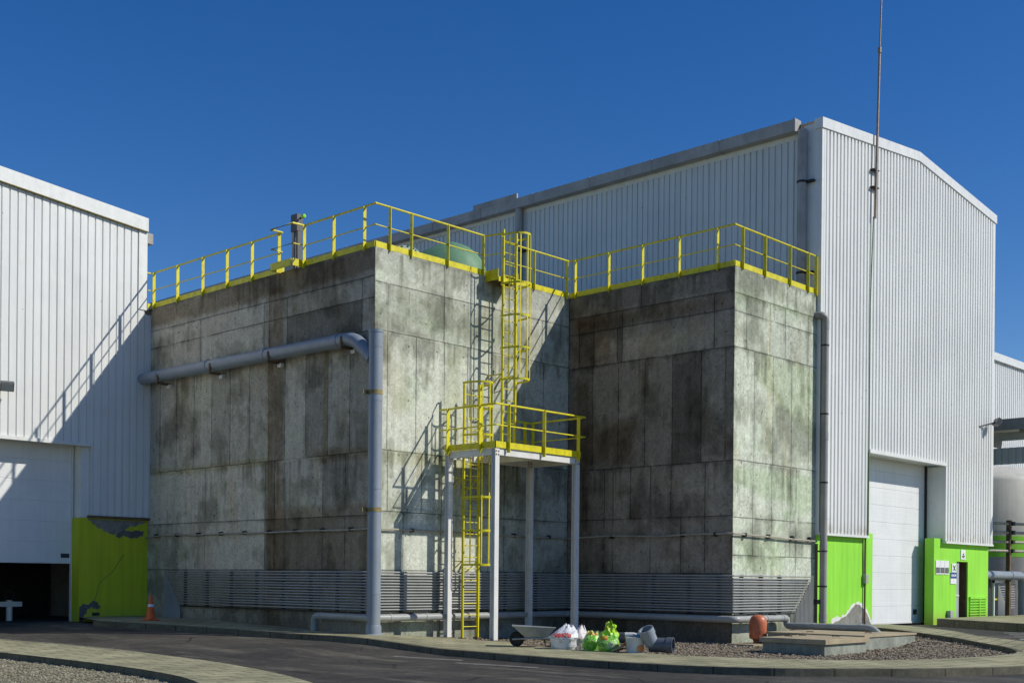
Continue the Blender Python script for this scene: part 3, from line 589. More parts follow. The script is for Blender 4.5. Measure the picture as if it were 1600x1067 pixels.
notice('small white sign with a crossed tool symbol above the blue sign',19.884,20.209,.38,.66,tools)
def bluesign(t):
    MB().box(19.783,20.230,GY-.03,GY-.0225,.18,.37).build('blue_band',M['blue'],t)
    b=MB()
    for i in range(6): b.box(19.824+i*.062,19.864+i*.062,GY-.034,GY-.0305,.24,.31)
    b.build('lettering',M['paper'],t)
notice('white sign with a blue band of white lettering left of the door',19.783,20.230,0.0,.375,bluesign)
notice('small white notice with two lines of print over the door',20.575,20.941,.80,1.12,lambda t: MB().box(20.656,20.859,GY-.03,GY-.0225,.90,.93).box(20.687,20.819,GY-.03,GY-.0225,.86,.885).box(20.727,20.799,GY-.03,GY-.0225,.95,1.0).build('lettering',M['black'],t))

# antenna mast on the gable
t=thing('antenna_mast','thin brown antenna mast clamped to the right warehouse gable, rising above the roof','antenna',(13.994,GY-.22,10.4))
MB().tube([(13.913,GY-.24,10.45),(14.096,GY-.24,15.3)],.038,8).build('lower_pole',M['mast'],t,40)
MB().tube([(14.096,GY-.24,15.3),(14.197,GY-.24,17.2)],.024,8).build('upper_pole',M['mast'],t,40)
MB().tube([(14.087,GY-.24,15.25),(14.096,GY-.24,15.4)],.055,8).build('coupling',M['mast'],t,40)
for z in (11.35,10.95+.9): MB().box(13.791,14.116,GY-.265,GY-.06,z-.012,z+.012).build('clamp',M['bracket'],t)
MB().tube([(13.892,GY-.2,10.5),(13.831,GY-.16,8),(13.852,GY-.15,5),(13.831,GY-.16,1.4)],.016,6).build('feed_cable',M['gcable'],t,40)
def flood(label,p,aim,wallp):
    t=thing('floodlight',label,'lamp',wallp); p=Vector(p)
    MB().bar(wallp,p,.05,.05).build('arm',M['lamp'],t)
    q=p+Vector(aim).normalized()*.08; b=MB(); b.bar(p-Vector(aim).normalized()*.06,q,.34,.24); b.build('housing',M['lamp'],t); MB().bar(q,q+Vector(aim).normalized()*.02,.30,.20).build('lens',M['glass'],t)
flood('small floodlight on an arm at the far edge of the right warehouse gable',(22.373,GY-.45,5.45),(.6,-.6,-.5),(21.713,GY-.1,5.25))
flood('small black floodlight on the left warehouse wall, cut by the picture edge',(-4.38,LY-.4,4.98),(-.2,-.6,-.35),(-4.38,LY-.08,5.0))

# ------------------------------------------------------------------ left warehouse
LW=14.; L0=-.17-LW
lroof=lambda s: 10.02+.098*(LW-s) if s>LW/2 else 10.02+.098*s
wl=thing('warehouse','white corrugated warehouse at the left with a half raised sectional door','warehouse',(L0+LW/2,LY+8,-1.3))
ld=-1.84-L0
lg=MB(); o=(L0,LY-.04,0); a=((1,0,0),(0,-1,0),LW)
c=lambda s0,s1,z: corr(lg,o,*a,lambda s:z,lambda s:lroof(s)+.03,.222,.178,.012,.034,s0,s1)
c(0.,5.,1.7); c(5.,ld,3.72); c(ld,LW-.02,1.7); corr(lg,o,*a,lambda s:1.7,lambda s:7.6,.222,.178,.012,.034,LW-.02,LW+.16)
lg.build('gable_cladding',M['white_clad'],wl)
t=MB()
for s0,s1 in ((-.1,LW/2),(LW/2,LW+.02)):
    z0,z1=lroof(s0),lroof(s1); t.prism([(L0+s0,LY-.16,z0-.02),(L0+s1,LY-.16,z1-.02),(L0+s1,LY-.16,z1+.36),(L0+s0,LY-.16,z0+.36)],(0,.26,0))
t.build('verge_trim',M['trim'],wl)
t=MB()
for s0,s1 in ((-.1,LW/2),(LW/2,LW+.02)):
    z0,z1=lroof(s0),lroof(s1); t.prism([(L0+s0,LY-.168,z0-.042),(L0+s1,LY-.168,z1-.042),(L0+s1,LY-.168,z1-.024),(L0+s0,LY-.168,z0-.024)],(0,.1,0))
t.build('drip_trim',M['strap'],wl)
MB().box(-.42,-.15,LY-.10,LY-.035,7.72,10.0).build('corner_trim',M['trim'],wl)
MB().box(-.16,.12,LY+.05,LY+.32,9.72,10.02).build('gutter_end',M['gutter'],wl)
MB().box(-.05,.02,LY-.085,LY-.03,1.7,7.6).build('corner_trim',M['side_clad'],wl)
MB().box(L0+5.,-1.80,LY-.13,LY-.002,3.62,3.715).build('lintel_trim',M['trim'],wl)
MB().box(-1.89,-.0,LY-.12,LY-.002,1.63,1.695).build('drip_trim',M['rust'],wl)
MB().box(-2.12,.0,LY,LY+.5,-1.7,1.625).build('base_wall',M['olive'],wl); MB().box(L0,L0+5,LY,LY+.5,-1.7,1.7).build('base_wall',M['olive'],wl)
MB().box(-2.06,-1.84,LY+.05,LY+.5,1.63,3.66).box(-1.84,-1.78,LY-.002,LY+.5,1.70,3.66).build('reveal',M['trim'],wl)
MB().box(L0+4.9,-1.84,LY+.0,LY+.5,3.66,3.72).build('soffit',M['trim'],wl)
ldoor=section_door(L0+4.8,-2.05,LY+.48,.37,3.75,6,1,wl)
MB().box(L0+4.8,-2.05,LY+.475,LY+.53,.34,.372).build('door_seal',M['trim'],ldoor)
MB().box(-2.42,-2.17,LY+.462,LY+.479,.50,.62).build('handle',M['black'],ldoor,bevel=.02)
MB().box(-2.14,-2.09,LY+.42,LY+.52,-1.4,3.66).build('door_track',M['wpaint'],wl)
b=MB(); b.quad((L0,LY+.5,-1.7),(L0,LY+16,-1.7),(L0,LY+16,10),(L0,LY+.5,10)); b.quad((-.18,LY+.2,-1.7),(-.18,LY+16,-1.7),(-.18,LY+16,10),(-.18,LY+.2,10)); b.quad((L0,LY+16,-1.7),(-.18,LY+16,-1.7),(-.18,LY+16,11),(L0,LY+16,11))
b.build('side_wall',M['gutter'],wl)
b=MB(); b.quad((L0,LY-.1,lroof(0)+.3),(L0+LW/2,LY-.1,lroof(LW/2)+.3),(L0+LW/2,LY+16,lroof(LW/2)+.3),(L0,LY+16,lroof(0)+.3)); b.quad((L0+LW,LY-.1,lroof(LW)+.3),(L0+LW/2,LY-.1,lroof(LW/2)+.3),(L0+LW/2,LY+16,lroof(LW/2)+.3),(L0+LW,LY+16,lroof(LW)+.3)); b.build('roof',M['side_clad'],wl)
MB().box(L0+.1,-.3,LY+5.5,LY+5.6,-1.6,3.7).build('dark_bay_sheet',M['dark'],wl)  # dark sheet across the bay, coloured to stand for its unlit depth
patch(ragged(-1.86,-.06,1.6,[1.57,1.40,1.26,1.18,1.30,1.42,1.48,1.56],8,.035),LY,'bare_render',M['plaster'],wl,.003)
patch(ragged_loop([(-1.02,1.15),(-.94,1.26),(-.80,1.31),(-.62,1.33),(-.55,1.27),(-.3,1.33),(-.12,1.31),(-.16,1.20),(-.3,1.12),(-.5,1.08),(-.66,1.11),(-.78,1.16),(-.92,1.08)],5,.02),LY-.004,'bare_render',M['plaster2'],wl)
patch(ragged_loop([(-2.10,-1.3),(-2.10,-.90),(-1.98,-.78),(-1.82,-.82),(-1.72,-.70),(-1.58,-.74),(-1.45,-.88),(-1.55,-.94),(-1.75,-.88),(-1.86,-.98),(-1.96,-1.12),(-2.02,-1.3)],6,.02),LY-.001,'bare_render',M['plaster2'],wl)
MB().box(-1.72,-1.5,LY-.03,LY-.002,-1.12,-1.03).build('vent_slot',M['black'],wl,bevel=.02)
crk=[(-.75,LY-.002,.62),(-.95,LY-.002,.35),(-1.1,LY-.002,.12),(-1.32,LY-.002,-.05),(-1.5,LY-.002,-.2),(-1.58,LY-.002,-.5),(-1.66,LY-.002,-.72)]
MB().tube(crk,.007,5).build('crack',M['rust'],wl)
t=thing('pipe_stand','pale valve stand just inside the dark open bay of the left warehouse','stand',(-3.05,12.4,-1.4))
MB().tube([(-3.05,12.4,-1.4),(-3.05,12.4,-.72)],.09,12).build('post',M['wpaint'],t,40); MB().box(-3.9,-2.72,12.3,12.5,-.90,-.76).build('crossbar',M['wpaint'],t)
w=MB(); w.tube([Vector((-3.05+.14*math.cos(a),12.4,-.58+.14*math.sin(a))) for a in [i*PI/8 for i in range(17)]],.02,6).build('handwheel',M['bracket'],t,50)

# ------------------------------------------------------------------ big grey drain pipes
def bands(root,pts,r,m='pvc',name='collar',l=.10):
    for p,d in pts:
        p=Vector(p); d=Vector(d).normalized(); MB().tube([p-d*l/2,p+d*l/2],r,20).build(name,M[m],root,50)
t=thing('drain_pipe','thick blue-grey drain pipe along the left tank wall and down its near corner','pipe',(-.14,-.22,-1.3))
px,py=-.14,-.22
MB().tube([(px,py,5.74),(px,py,-1.22)],.165,24).build('vertical_pipe',M['pvc'],t,50)
MB().pipe([(px,py,5.72),(px,py,5.78)],.175,.15,24).build('open_socket',M['pvc'],t,50)
MB().tube([(-.25,AB-.05,5.72),(-.25,.95,5.66)],.165,24).build('horizontal_pipe',M['pvc'],t,50)
MB().tube(fillet([(-.25,.95,5.66),(-.25,.58,5.66),(-.22,.36,5.58),(-.14,-.12,5.14)],.10,5),.168,24).build('elbow',M['pvc'],t,60)
bands(t,[((-.25,y,5.66+.0065*y),(0,1,0)) for y in (9.1,6.6,3.95,1.0)],.178,'pvc','collar',.09)
bands(t,[((px,py,z),(0,0,1)) for z in (5.4,4.15,2.1,-.35)],.171,'pvc','collar',.05)
MB().lathe([(.175,.25),(.19,.2),(.19,.05),(.26,0),(.24,-.02)],(px,py,-1.33),20).build('foot_collar',M['pvc'],t,50)
for z in (4.33,1.6):
    MB().tube([(px,py,z-.05),(px,py,z+.05)],.172,20).build('strap',M['strap'],t,50); MB().box(-.42,.02,-.12,-.09,z-.05,z+.05).build('strap_bracket',M['strap'],t)
for y in (8.95,6.3,3.65,.72):
    MB().box(-.40,-.0,y-.03,y+.03,5.44,5.50).box(-.43,-.39,y-.03,y+.03,5.44,5.72).build('pipe_bracket',M['rust'],t); MB().box(-.09,-.0,y-.11,y+.05,5.36,5.46).build('fixing_plate',M['wpaint'],t)
t=thing('downpipe','grey sectioned downpipe beside the lime wall in the corner of tank and right warehouse','pipe',(GX0+.14,GY-.32,-1.3))
qx,qy=11.13,-5.59
MB().tube(fillet([(11.0,-CD+.02,7.22),(11.03,-5.52,7.22),(qx,qy,7.16),(qx,qy,-1.35)],.12,6),.098,18).build('pipe_run',M['downp'],t,50)
bands(t,[((qx,qy,z),(0,0,1)) for z in (6.95,3.95,.92,-.95)],.106,'downp','socket',.22)
for z in (6.4,4.55,2.7,.85,-.1): MB().tube([(qx,qy,z-.02),(qx,qy,z+.02)],.107,18).box(qx-.02,qx+.02,qy+.1,GY+.01,z-.02,z+.02).build('clip',M['bracket'],t)
t=thing('standpipe','thin dark standpipe with a tap at the outer edge of the narrow sunlit wall','pipe',(BC+DE-.07,-CD-.06,-1.2))
MB().tube([(BC+DE-.07,-CD-.07,1.05),(BC+DE-.07,-CD-.07,-1.3)],.035,8).build('riser',M['rust'],t,40); MB().box(BC+DE-.14,BC+DE+.0,-CD-.17,-CD-.03,-.58,-.46).build('tap',M['bracket'],t)
# low pipe round the foot of the walls
t=thing('waste_pipe','pale grey waste pipe running low round the tank under the conduits','pipe',(3,-.2,-1.3)); zp=-.92
path=[(-.25,1.86,-1.35),(-.25,1.86,zp),(-.25,-.25,zp),(BC-.25,-.25,zp),(BC-.25,-CD-.25,zp),(9.2,-CD-.25,zp),(9.2,-CD-.25,-1.12),(9.2,-8.0,-1.10),(9.2,-8.25,-1.32)]
MB().tube(fillet(path,.16,6),.088,16).build('pipe_run',M['pvcl'],t,50)
bb=[]
for p,d in (((-.25,1.6,zp),(0,1,0)),((-.25,.6,zp),(0,1,0)),((.35,-.25,zp),(1,0,0)),((1.5,-.25,zp),(1,0,0)),((4.4,-.25,zp),(1,0,0)),((BC-.25,-1.4,zp),(0,1,0)),((BC-.25,-3.6,zp),(0,1,0)),((BC+.5,-CD-.25,zp),(1,0,0)),((8.2,-CD-.25,zp),(1,0,0)),((9.0,-CD-.25,zp),(1,0,0)),((9.2,-6.4,-1.115),(0,1,0)),((9.2,-7.7,-1.1),(0,1,0))): bb.append((p,d))
bands(t,bb,.096,'pvcl','collar',.07)
for x in (1.0,2.7,5.5): MB().box(x-.03,x+.03,-.3,-.0,zp+.09,zp+.12).build('pipe_bracket',M['bracket'],t)
for y in (-1.0,-2.6,-4.2): MB().box(BC-.3,BC,y-.03,y+.03,zp+.09,zp+.12).build('pipe_bracket',M['bracket'],t)
for x in (7.6,8.6): MB().box(x-.03,x+.03,-CD-.3,-CD,zp+.09,zp+.12).build('pipe_bracket',M['bracket'],t)
# thin wall pipe at mid height
t=thing('wall_pipe','thin pale pipe clipped at chest-over-head height round all the tank walls','pipe',(3,0,1.17)); zc=1.17
wav=lambda k:.03*math.sin(k*2.3)*(1 if k%3 else -1)
pts=[(-.07,AB,zc-.05)]+[(-.07,9.3-k*.9,zc+wav(k)*.6) for k in range(10)]+[(-.07,-.07,zc),(2,-.07,zc+.01),(4.5,-.07,zc-.02),(BC-.07,-.07,zc-.02),(BC-.07,-1.6,zc+.03),(BC-.07,-3.2,zc-.02),(BC-.07,-4.0,zc+.02),(BC-.07,-CD-.07,zc+.02),(9,-CD-.07,zc-.02),(BC+DE-.07,-CD-.07,zc-.06)]
MB().tube(pts,.025,8).build('pipe_run',M['cable'],t,40)
for k in range(9): MB().box(-.09,-.0,9.5-k*1.1,9.6-k*1.1,zc-.045,zc+.05).build('clip',M['bracket'],t)
for x in (1.2,3.2,4.8,6.2): MB().box(x-.04,x+.04,-.09,0,zc-.045,zc+.05).build('clip',M['bracket'],t)
for y in (-1.6,-3.9,-4.9): MB().box(BC-.09,BC,y-.04,y+.04,zc-.045,zc+.06).build('clip',M['bracket'],t)
for x in (7.5,8.6,9.8,10.7): MB().box(x-.04,x+.04,-CD-.09,-CD,zc-.06,zc+.05).build('clip',M['bracket'],t)
# bank of conduits round the foot
t=thing('conduit_bank','bank of slim grey conduits wrapped round the foot of the concrete tank','conduits',(3,-.1,-1.3))
NC=14; zt_,zb_=.15,-.74
for i in range(NC):
    f=i/(NC-1); z=zt_+(zb_-zt_)*f; ya=8.98-.78*f; xe=10.78-.88*f; r=.0225
    jz=lambda: z+random.uniform(-.006,.006)
    pts=[(-.1,ya,-1.3+.0*f),(-.1,ya,z),(-.1,4.5,jz()),(-.1,-.1,z),(3.5,-.1,jz()),(BC-.1,-.1,z),(BC-.1,-2.6,jz()),(BC-.1,-CD-.1,z),(8.6,-CD-.1,jz()),(xe,-CD-.1,z),(xe,-CD-.1,-1.32)]
    MB().tube(pts,r,8).build('conduit',M['conduit'],t,50)
def rack(p,q):
    MB().box(min(p[0],q[0]),max(p[0],q[0]),min(p[1],q[1]),max(p[1],q[1]),-.80,.18).build('support',M['supp'],t)
for y in (8.0,6.9,5.75,4.6,3.45,2.3,1.25,.3): rack((-.072,y-.03),(-.0,y+.03))
for x in (.9,2.1,3.3,4.5,5.7): rack((x-.03,-.072),(x+.03,0))
for y in (-.6,-1.8,-3.0,-4.1,-5.0): rack((BC-.072,y-.03),(BC,y+.03))
for x in (7.4,8.3,9.2): rack((x-.03,-CD-.072),(x+.03,-CD))
MB().box(-.09,-.06,.1,8.2,-.83,-.795).box(.1,BC-.1,-.09,-.06,-.83,-.795).box(BC-.09,BC-.06,-CD-.05,-.1,-.83,-.795).box(BC,9.85,-CD-.09,-CD-.06,-.83,-.795).build('bottom_angle',M['bracket'],t)

# ------------------------------------------------------------------ access platform and ladders
PX0,PX1,PY0,PY1,PZ=2.04,5.13,-2.02,-.30,3.12
t=thing('access_platform','white steel platform on four posts with yellow railings under the caged ladder','platform',(3.6,-1.3,S(3,-1.5)))
for (x,y) in ((PX0+.07,PY0+.07),(PX0+.07,PY1-.07),(PX1-.07,PY0+.07),(PX1-.07,PY1-.07)):
    b=MB(); w=.07; g=.009
    b.box(x-w,x+w,y-w,y-w+g,S(x,y),PZ-.02).box(x-w,x+w,y+w-g,y+w,S(x,y),PZ-.02).box(x-g/2,x+g/2,y-w+g,y+w-g,S(x,y),PZ-.02)
    lg_=b.build('post',M['wpaint'],t); MB().box(x-.13,x+.13,y-.13,y+.13,S(x,y)-.02,S(x,y)+.015).build('base_plate',M['rust'],lg_)
    cb=MB(); [cb.lathe([(.018,0),(.018,.015)],(x+dx,y-.071,PZ-dz),6,(0,-1,0)) for dx in (-.04,.04) for dz in (.08,.16)]; cb.build('bolt',M['rust'],lg_)
def channel(p,q): 
    MB().bar(p,q,.06,.16).build('beam',M['wpaint'],t)
zb=PZ-.09
channel((PX0+.15,PY0+.05,zb),(PX1-.15,PY0+.05,zb)); channel((PX0+.15,PY1-.05,zb),(PX1-.15,PY1-.05,zb)); channel((PX0+.05,PY0+.15,zb),(PX0+.05,PY1-.15,zb)); channel((PX1-.05,PY0+.15,zb),(PX1-.05,PY1-.15,zb)); channel((3.55,PY0+.08,zb-.01),(3.55,PY1-.08,zb-.01))
# perforated floor with a hatch over the lower ladder
HX0,HX1,HY0=2.32,3.12,-1.22
g=MB(); st=.058; bw_=.011
def bars(x0,x1,y0,y1):
    n=int((x1-x0)/st)
    for i in range(n+1): x=x0+(x1-x0)*i/n; g.box(x-bw_,x+bw_,y0,y1,PZ-.03,PZ-.002)
    n=int((y1-y0)/st)
    for i in range(n+1): y=y0+(y1-y0)*i/n; g.box(x0,x1,y-bw_,y+bw_,PZ-.028,PZ-.004)
bars(PX0+.02,HX0,PY0+.02,PY1-.02); bars(HX0+st/2,HX1-st/2,PY0+.02,HY0); bars(HX1,3.6,PY0+.02,PY1-.02)
g.build('floor_grating',M['grating'],t)
MB().box(3.62,PX1-.02,PY0+.02,PY1-.02,PZ-.02,PZ-.004).build('floor_plate',M['wpaint'],t)
tb=MB(); tb.box(PX0-.02,PX0-.005,PY0-.02,PY1,PZ,PZ+.15).box(PX0-.02,PX1+.02,PY0-.02,PY0-.005,PZ,PZ+.15).box(PX1+.005,PX1+.02,PY0-.005,PY1,PZ,PZ+.15).box(HX1+.3,PX1,PY1-.002,PY1+.012,PZ,PZ+.13)
tb.build('toe_board',M['yellow'],t)
zr1,zr2=PZ+1.03,PZ+.53
for z,r in ((zr1,.025),(zr2,.017)):
    MB().tube([(PX0-.04,PY1+.15,z),(PX0-.04,PY0-.04,z),(PX1+.15,PY0-.04,z)],r,8).build('rail',M['yellow'],t,40)
    MB().tube([(PX1+.05,PY0-.04,z-.02),(PX1+.05,PY1+.02,z-.02),(4.45,PY1+.02,z-.02)],r,8).build('rail',M['yellow'],t,40)
def ppost(x,y,nx,ny): 
    MB().bar((x-nx*.05,y-ny*.05,PZ+.47),(x+nx*.05,y+ny*.05,PZ+.47),.018,1.14).build('rail_post',M['yellow'],t)
for y in (PY1-.15,PY0+.45): ppost(PX0-.05,y,1,0)
for x in (PX0+.4,(PX0+PX1)/2+.12,PX1-.12): ppost(x,PY0-.05,0,1)
ppost(PX1+.06,PY1-.05,1,0); ppost(4.55,PY1+.02,0,1); ppost(4.95,PY1+.02,0,1)

def ladder(label,xc,yl,z0,z1,wid,hoops,zc0,barz,depth,arms,foot=False):
    t=thing('ladder',label,'ladder',(xc,yl,z0))
    for s in (-1,1):
        x=xc+s*wid/2
        l=MB().box(x-.01,x+.01,yl-.04,yl+.04,z0,z1).box(x-.028 if s<0 else x+.01,x-.01 if s<0 else x+.028,yl-.04,yl-.028,z0,z1).build('stile',M['yellow'],t)
        if foot: MB().box(x-.07,x+.07,yl-.08,yl+.08,z0-.02,z0+.02).build('foot_plate',M['rust'],l)
    n=int((z1-z0)/.28)
    for i in range(1,n):
        z=z0+i*(z1-z0)/n; MB().tube([(xc-wid/2,yl,z),(xc+wid/2,yl,z)],.013,6).build('rung',M['yellow'],t,40)
    R_=depth/2+.02; hw=max(wid/2+.04,.34)
    def hp(a): # angle 0 = left stile side, PI = right
        return Vector((xc-hw*math.cos(a),yl-.02-depth*math.sin(a)**.8,0))
    ang=[PI*i/18 for i in range(19)]
    for z in hoops:
        q=[Vector((xc-wid/2,yl-.02,z))]+[hp(a)+Vector((0,0,z)) for a in ang]+[Vector((xc+wid/2,yl-.02,z))]
        b=MB()
        for i in range(len(q)-1): b.bar(q[i],q[i+1],.008,.05)
        b.build('hoop',M['yellow'],t)
    for a in (.32*PI/1.,.5*PI,.68*PI,.12*PI,.88*PI):
        p=hp(a); MB().bar(p+Vector((0,0,barz[0])),p+Vector((0,0,barz[1])),.035,.008,(p-Vector((xc,yl,0)))).build('cage_bar',M['yellow'],t)
    for z in arms:
        for s in (-1,1):
            x=xc+s*wid/2; MB().box(x-.035,x+.035,yl+.04,-.0,z-.01,z+.01).bar((x,yl+.05,z-.01),(x,-.01,z-.32),.04,.01).build('wall_arm',M['yellow'],t)
    return t
ladder('yellow caged lower ladder from the pavement up through the platform hatch',2.75,-.50,S(2.75,-.5),4.86,.52,[.36,1.2,2.02,3.55,4.25,4.84],0,(.36,4.84),.62,[.45,2.5],True)
ladder('tall yellow caged upper ladder from the platform to the tank roof',4.07,-.50,PZ+.02,8.93,.46,[5.08,5.88,6.70,7.52,8.76],0,(5.08,8.76),.62,[5.25])
t=thing('gangway','short yellow step-through landing between the upper ladder and the tank roof','landing',(4.05,-.25,TOP-.1))
MB().box(3.70,4.44,-.46,.05,TOP-.12,TOP-.10).build('floor_plate',M['rust'],t)
MB().box(3.69,3.705,-.46,.0,TOP-.16,TOP+.12).box(4.435,4.45,-.46,0,TOP-.16,TOP+.12).box(3.70,4.44,-.475,-.46,TOP-.2,TOP-.08).build('edge_plate',M['yellow'],t)
for x in (3.72,4.42):
    for z,r in ((TOP+1.03,.024),(TOP+.53,.014)): MB().tube([(x,0.02,z),(x+(4.07-x)*.3,-.48,z)],r,8).build('side_rail',M['yellow'],t,40)

# ------------------------------------------------------------------ ground
def fill(poly,zf,name,m,kind='structure',cuts=5,root=None):
    bm=bmesh.new(); vs=[bm.verts.new((x,y,0)) for x,y in poly]; es=[bm.edges.new((vs[i],vs[(i+1)%len(vs)])) for i in range(len(vs))]
    bmesh.ops.triangle_fill(bm,edges=es,use_beauty=True); bmesh.ops.subdivide_edges(bm,edges=bm.edges,cuts=cuts,use_grid_fill=True)
    bmesh.ops.triangulate(bm,faces=bm.faces)
    for v in bm.verts: v.co.z=zf(v.co.x,v.co.y)
    bmesh.ops.recalc_face_normals(bm,faces=bm.faces)
    if sum(f.normal.z for f in bm.faces)<0: bmesh.ops.reverse_faces(bm,faces=bm.faces)
    me=bpy.data.meshes.new(name); bm.to_mesh(me); bm.free(); me.materials.append(m); o=bpy.data.objects.new(name,me); COL.objects.link(o); o['kind']=kind; return o
def spline(pts,n=6):
    out=[]; P=[Vector((*p,0)) for p in pts]
    for i in range(len(P)-1):
        a=P[max(i-1,0)]; b=P[i]; c=P[i+1]; d=P[min(i+2,len(P)-1)]
        for k in range(n):
            t=k/n; v=.5*((2*b)+(c-a)*t+(2*a-5*b+4*c-d)*t*t+(3*b-a-3*c+d)*t**3); out.append((v.x,v.y))
    out.append((P[-1].x,P[-1].y)); return out
def kerb(line,ztop,zbot,w,name,side=1):
    """stones along a line; UV u counts metres so that the joints can be drawn"""
    n=len(line); vs=[];fs=[];us=[];u=0
    for i,(x,y) in enumerate(line):
        a=Vector(line[max(i-1,0)]); b=Vector(line[min(i+1,n-1)]); d=(b-a).normalized(); nn=Vector((-d.y,d.x))*side
        if i: u+=(Vector(line[i])-Vector(line[i-1])).length
        zt=ztop(x,y); zo=zbot(x,y); ch=.02
        vs+=[(x,y,zo),(x,y,zt-ch),(x+nn.x*ch,y+nn.y*ch,zt),(x+nn.x*w,y+nn.y*w,zt),(x+nn.x*w,y+nn.y*w,zo)]; us+=[u]*5
    for i in range(n-1): fs+=[(5*i+k,5*i+k+1,5*(i+1)+k+1,5*(i+1)+k) for k in range(4)]
    me=bpy.data.meshes.new(name); me.from_pydata(vs,[],fs); me.materials.append(M['kerb']); L=me.uv_layers.new(name='lo')
    for l in me.loops: L.data[l.index].uv=(us[l.vertex_index],0)
    o=bpy.data.objects.new(name,me); COL.objects.link(o); bm=bmesh.new(); bm.from_mesh(me); bmesh.ops.recalc_face_normals(bm,faces=bm.faces); bm.to_mesh(me); bm.free(); o['kind']='structure'; return o
# ground sheet of asphalt
xs=[-400,-200,-100,-60]+[-40+i*1.25 for i in range(65)]+[60,100,200,400]; b=MB(); n=len(xs)
b.add([(x,y,R(x,y)) for y in xs for x in xs],[(j*n+i,j*n+i+1,(j+1)*n+i+1,(j+1)*n+i) for j in range(n-1) for i in range(n-1)])
o=b.build('road',M['asphalt'],None,60); o['kind']='structure'
kt=spline([(-2.9,7.6),(-2.75,6.36),(-2.48,5.5),(-2.1,4.1),(-1.6,2.2),(-1.33,.72),(-1.0,-1.4),(-.95,-2.8),(-.98,-4.4),(-1.15,-6.0),(-1.22,-7.9),(-.98,-9.7),(-.4,-10.96),(.62,-12.0),(1.9,-12.95),(3.7,-13.7),(6.2,-13.9),(8.4,-13.2),(9.67,-11.5),(10.4,-10.0),(11.8,-8.6),(13.3,-7.2),(14.5,-5.7)])
inn=spline([(2.02,-2.5),(1.45,-3.6),(1.25,-4.8),(1.2,-6.3),(1.2,-7.6),(1.32,-8.6),(1.95,-9.95),(2.85,-11.1),(4.6,-11.85),(6.7,-12.12),(8.0,-11.95),(8.75,-11.4),(9.2,-10.7),(9.86,-9.75),(10.7,-8.2),(12.1,-6.1),(12.4,-5.7)])
fill(kt+[(12.4,-5.6)]+inn[::-1]+[(2.02,-.0),(0,0),(0,AB),(-2.1,AB),(-2.6,8.6)],lambda x,y:S(x,y)+.002,'pavement',M['pave'])
kerb(kt,S,lambda x,y:S(x,y)-.2,.12,'kerb',-1)
ib=[p for p in inn if p[0]>7.9]; kerb(ib,lambda x,y:S(x,y)+.006,lambda x,y:G(x,y)-.1,.12,'kerb',-1)
fill(inn+[(12.4,-5.5),(BC,-CD+.1),(BC,.05),(2.02,.05)],G,'gravel_bed',M['gravel'])
io=spline([(-6.4,12),(-6.7,8),(-6.75,4.5),(-6.5,1.7),(-6.6,-1.67),(-6.9,-4.4),(-8.1,-8.3),(-10.5,-12.5),(-14,-16.5)]); ii=spline([(-8.9,12),(-8.7,8),(-8.5,4),(-8.44,.84),(-8.47,-2.3),(-8.68,-5.04),(-9.33,-7.41),(-11.2,-10.8),(-14.6,-14.8)])
fill(io+ii[::-1],lambda x,y:S(x,y)+.002,'pavement',M['pave']); kerb(io,S,lambda x,y:S(x,y)-.2,.12,'kerb',-1); kerb(ii,S,lambda x,y:S(x,y)-.4,.10,'kerb',1)
G2=lambda x,y:S(x,y)-.21
o=fill(ii+[(-18,-14.8),(-20,0),(-18,12)],lambda x,y:R(x,y)+.004 if False else S(x,y)-.115,'gravel_bed',M['gravel2'])
# raised pavement along the lime annexe wall
rk=spline([(17.95,-5.75),(17.2,-6.8),(16.3,-8.2),(15.2,-9.9),(14.6,-12)]); fill(rk+[(30,-12),(30,-5.6),(17.95,-5.6)],lambda x,y:S(x,y)+.10,'pavement',M['pave']); kerb(rk,lambda x,y:S(x,y)+.103,lambda x,y:S(x,y)-.2,.12,'kerb',1)
# road paint
def stripe(pts):
    return fill(pts,lambda x,y:R(x,y)+.006,'road_marking',M['paint_line'],cuts=3)
stripe([(-2.3,-3.3),(-2.1,-3.2),(-1.75,-4.9),(-1.95,-5.0)]); stripe([(-2.55,-5.4),(-2.35,-5.3),(-2.1,-7.2),(-2.3,-7.3)])
for k in range(4): 
    u=Vector((14.6-k*1.1,-9.1-k*.55)); v=Vector((.75,-.65))*1.9; w=Vector((-.5,-.22)); stripe([tuple(u),tuple(u+v),tuple(u+v+w),tuple(u+w)])
# loose stones, one mass
def pebbles(name,n,inside,zf,m,r0,r1,box):
    random.seed(11); b=MB(); vs=[];fs=[]
    ico=[(0,0,1),(.9,0,.25),(.28,.85,.25),(-.73,.53,.25),(-.73,-.53,.25),(.28,-.85,.25),(.6,.5,-.5),(-.6,.5,-.5),(0,-.8,-.5)]
    fc=[(0,1,2),(0,2,3),(0,3,4),(0,4,5),(0,5,1),(1,6,2),(2,6,7),(2,7,3),(3,7,4),(4,7,8),(4,8,5),(5,8,1),(1,8,6)]
    c=0
    while c<n:
        x=random.uniform(box[0],box[1]); y=random.uniform(box[2],box[3])
        if not inside(x,y): continue
        r=random.uniform(r0,r1); a=random.random()*2*PI; ca,sa=math.cos(a),math.sin(a); e=random.uniform(.6,1.2); k=len(vs); z=zf(x,y)+r*.15
        for p in ico:
            px_,py_=p[0]*r*e,p[1]*r; vs.append((x+px_*ca-py_*sa,y+px_*sa+py_*ca,z+p[2]*r*.62))
        fs+=[tuple(i+k for i in f) for f in fc]; c+=1
    b.v=[Vector(v) for v in vs]; b.f=fs; o=b.build(name,m); o['kind']='stuff'; o['label']='loose brown gravel filling the bed' ; return o
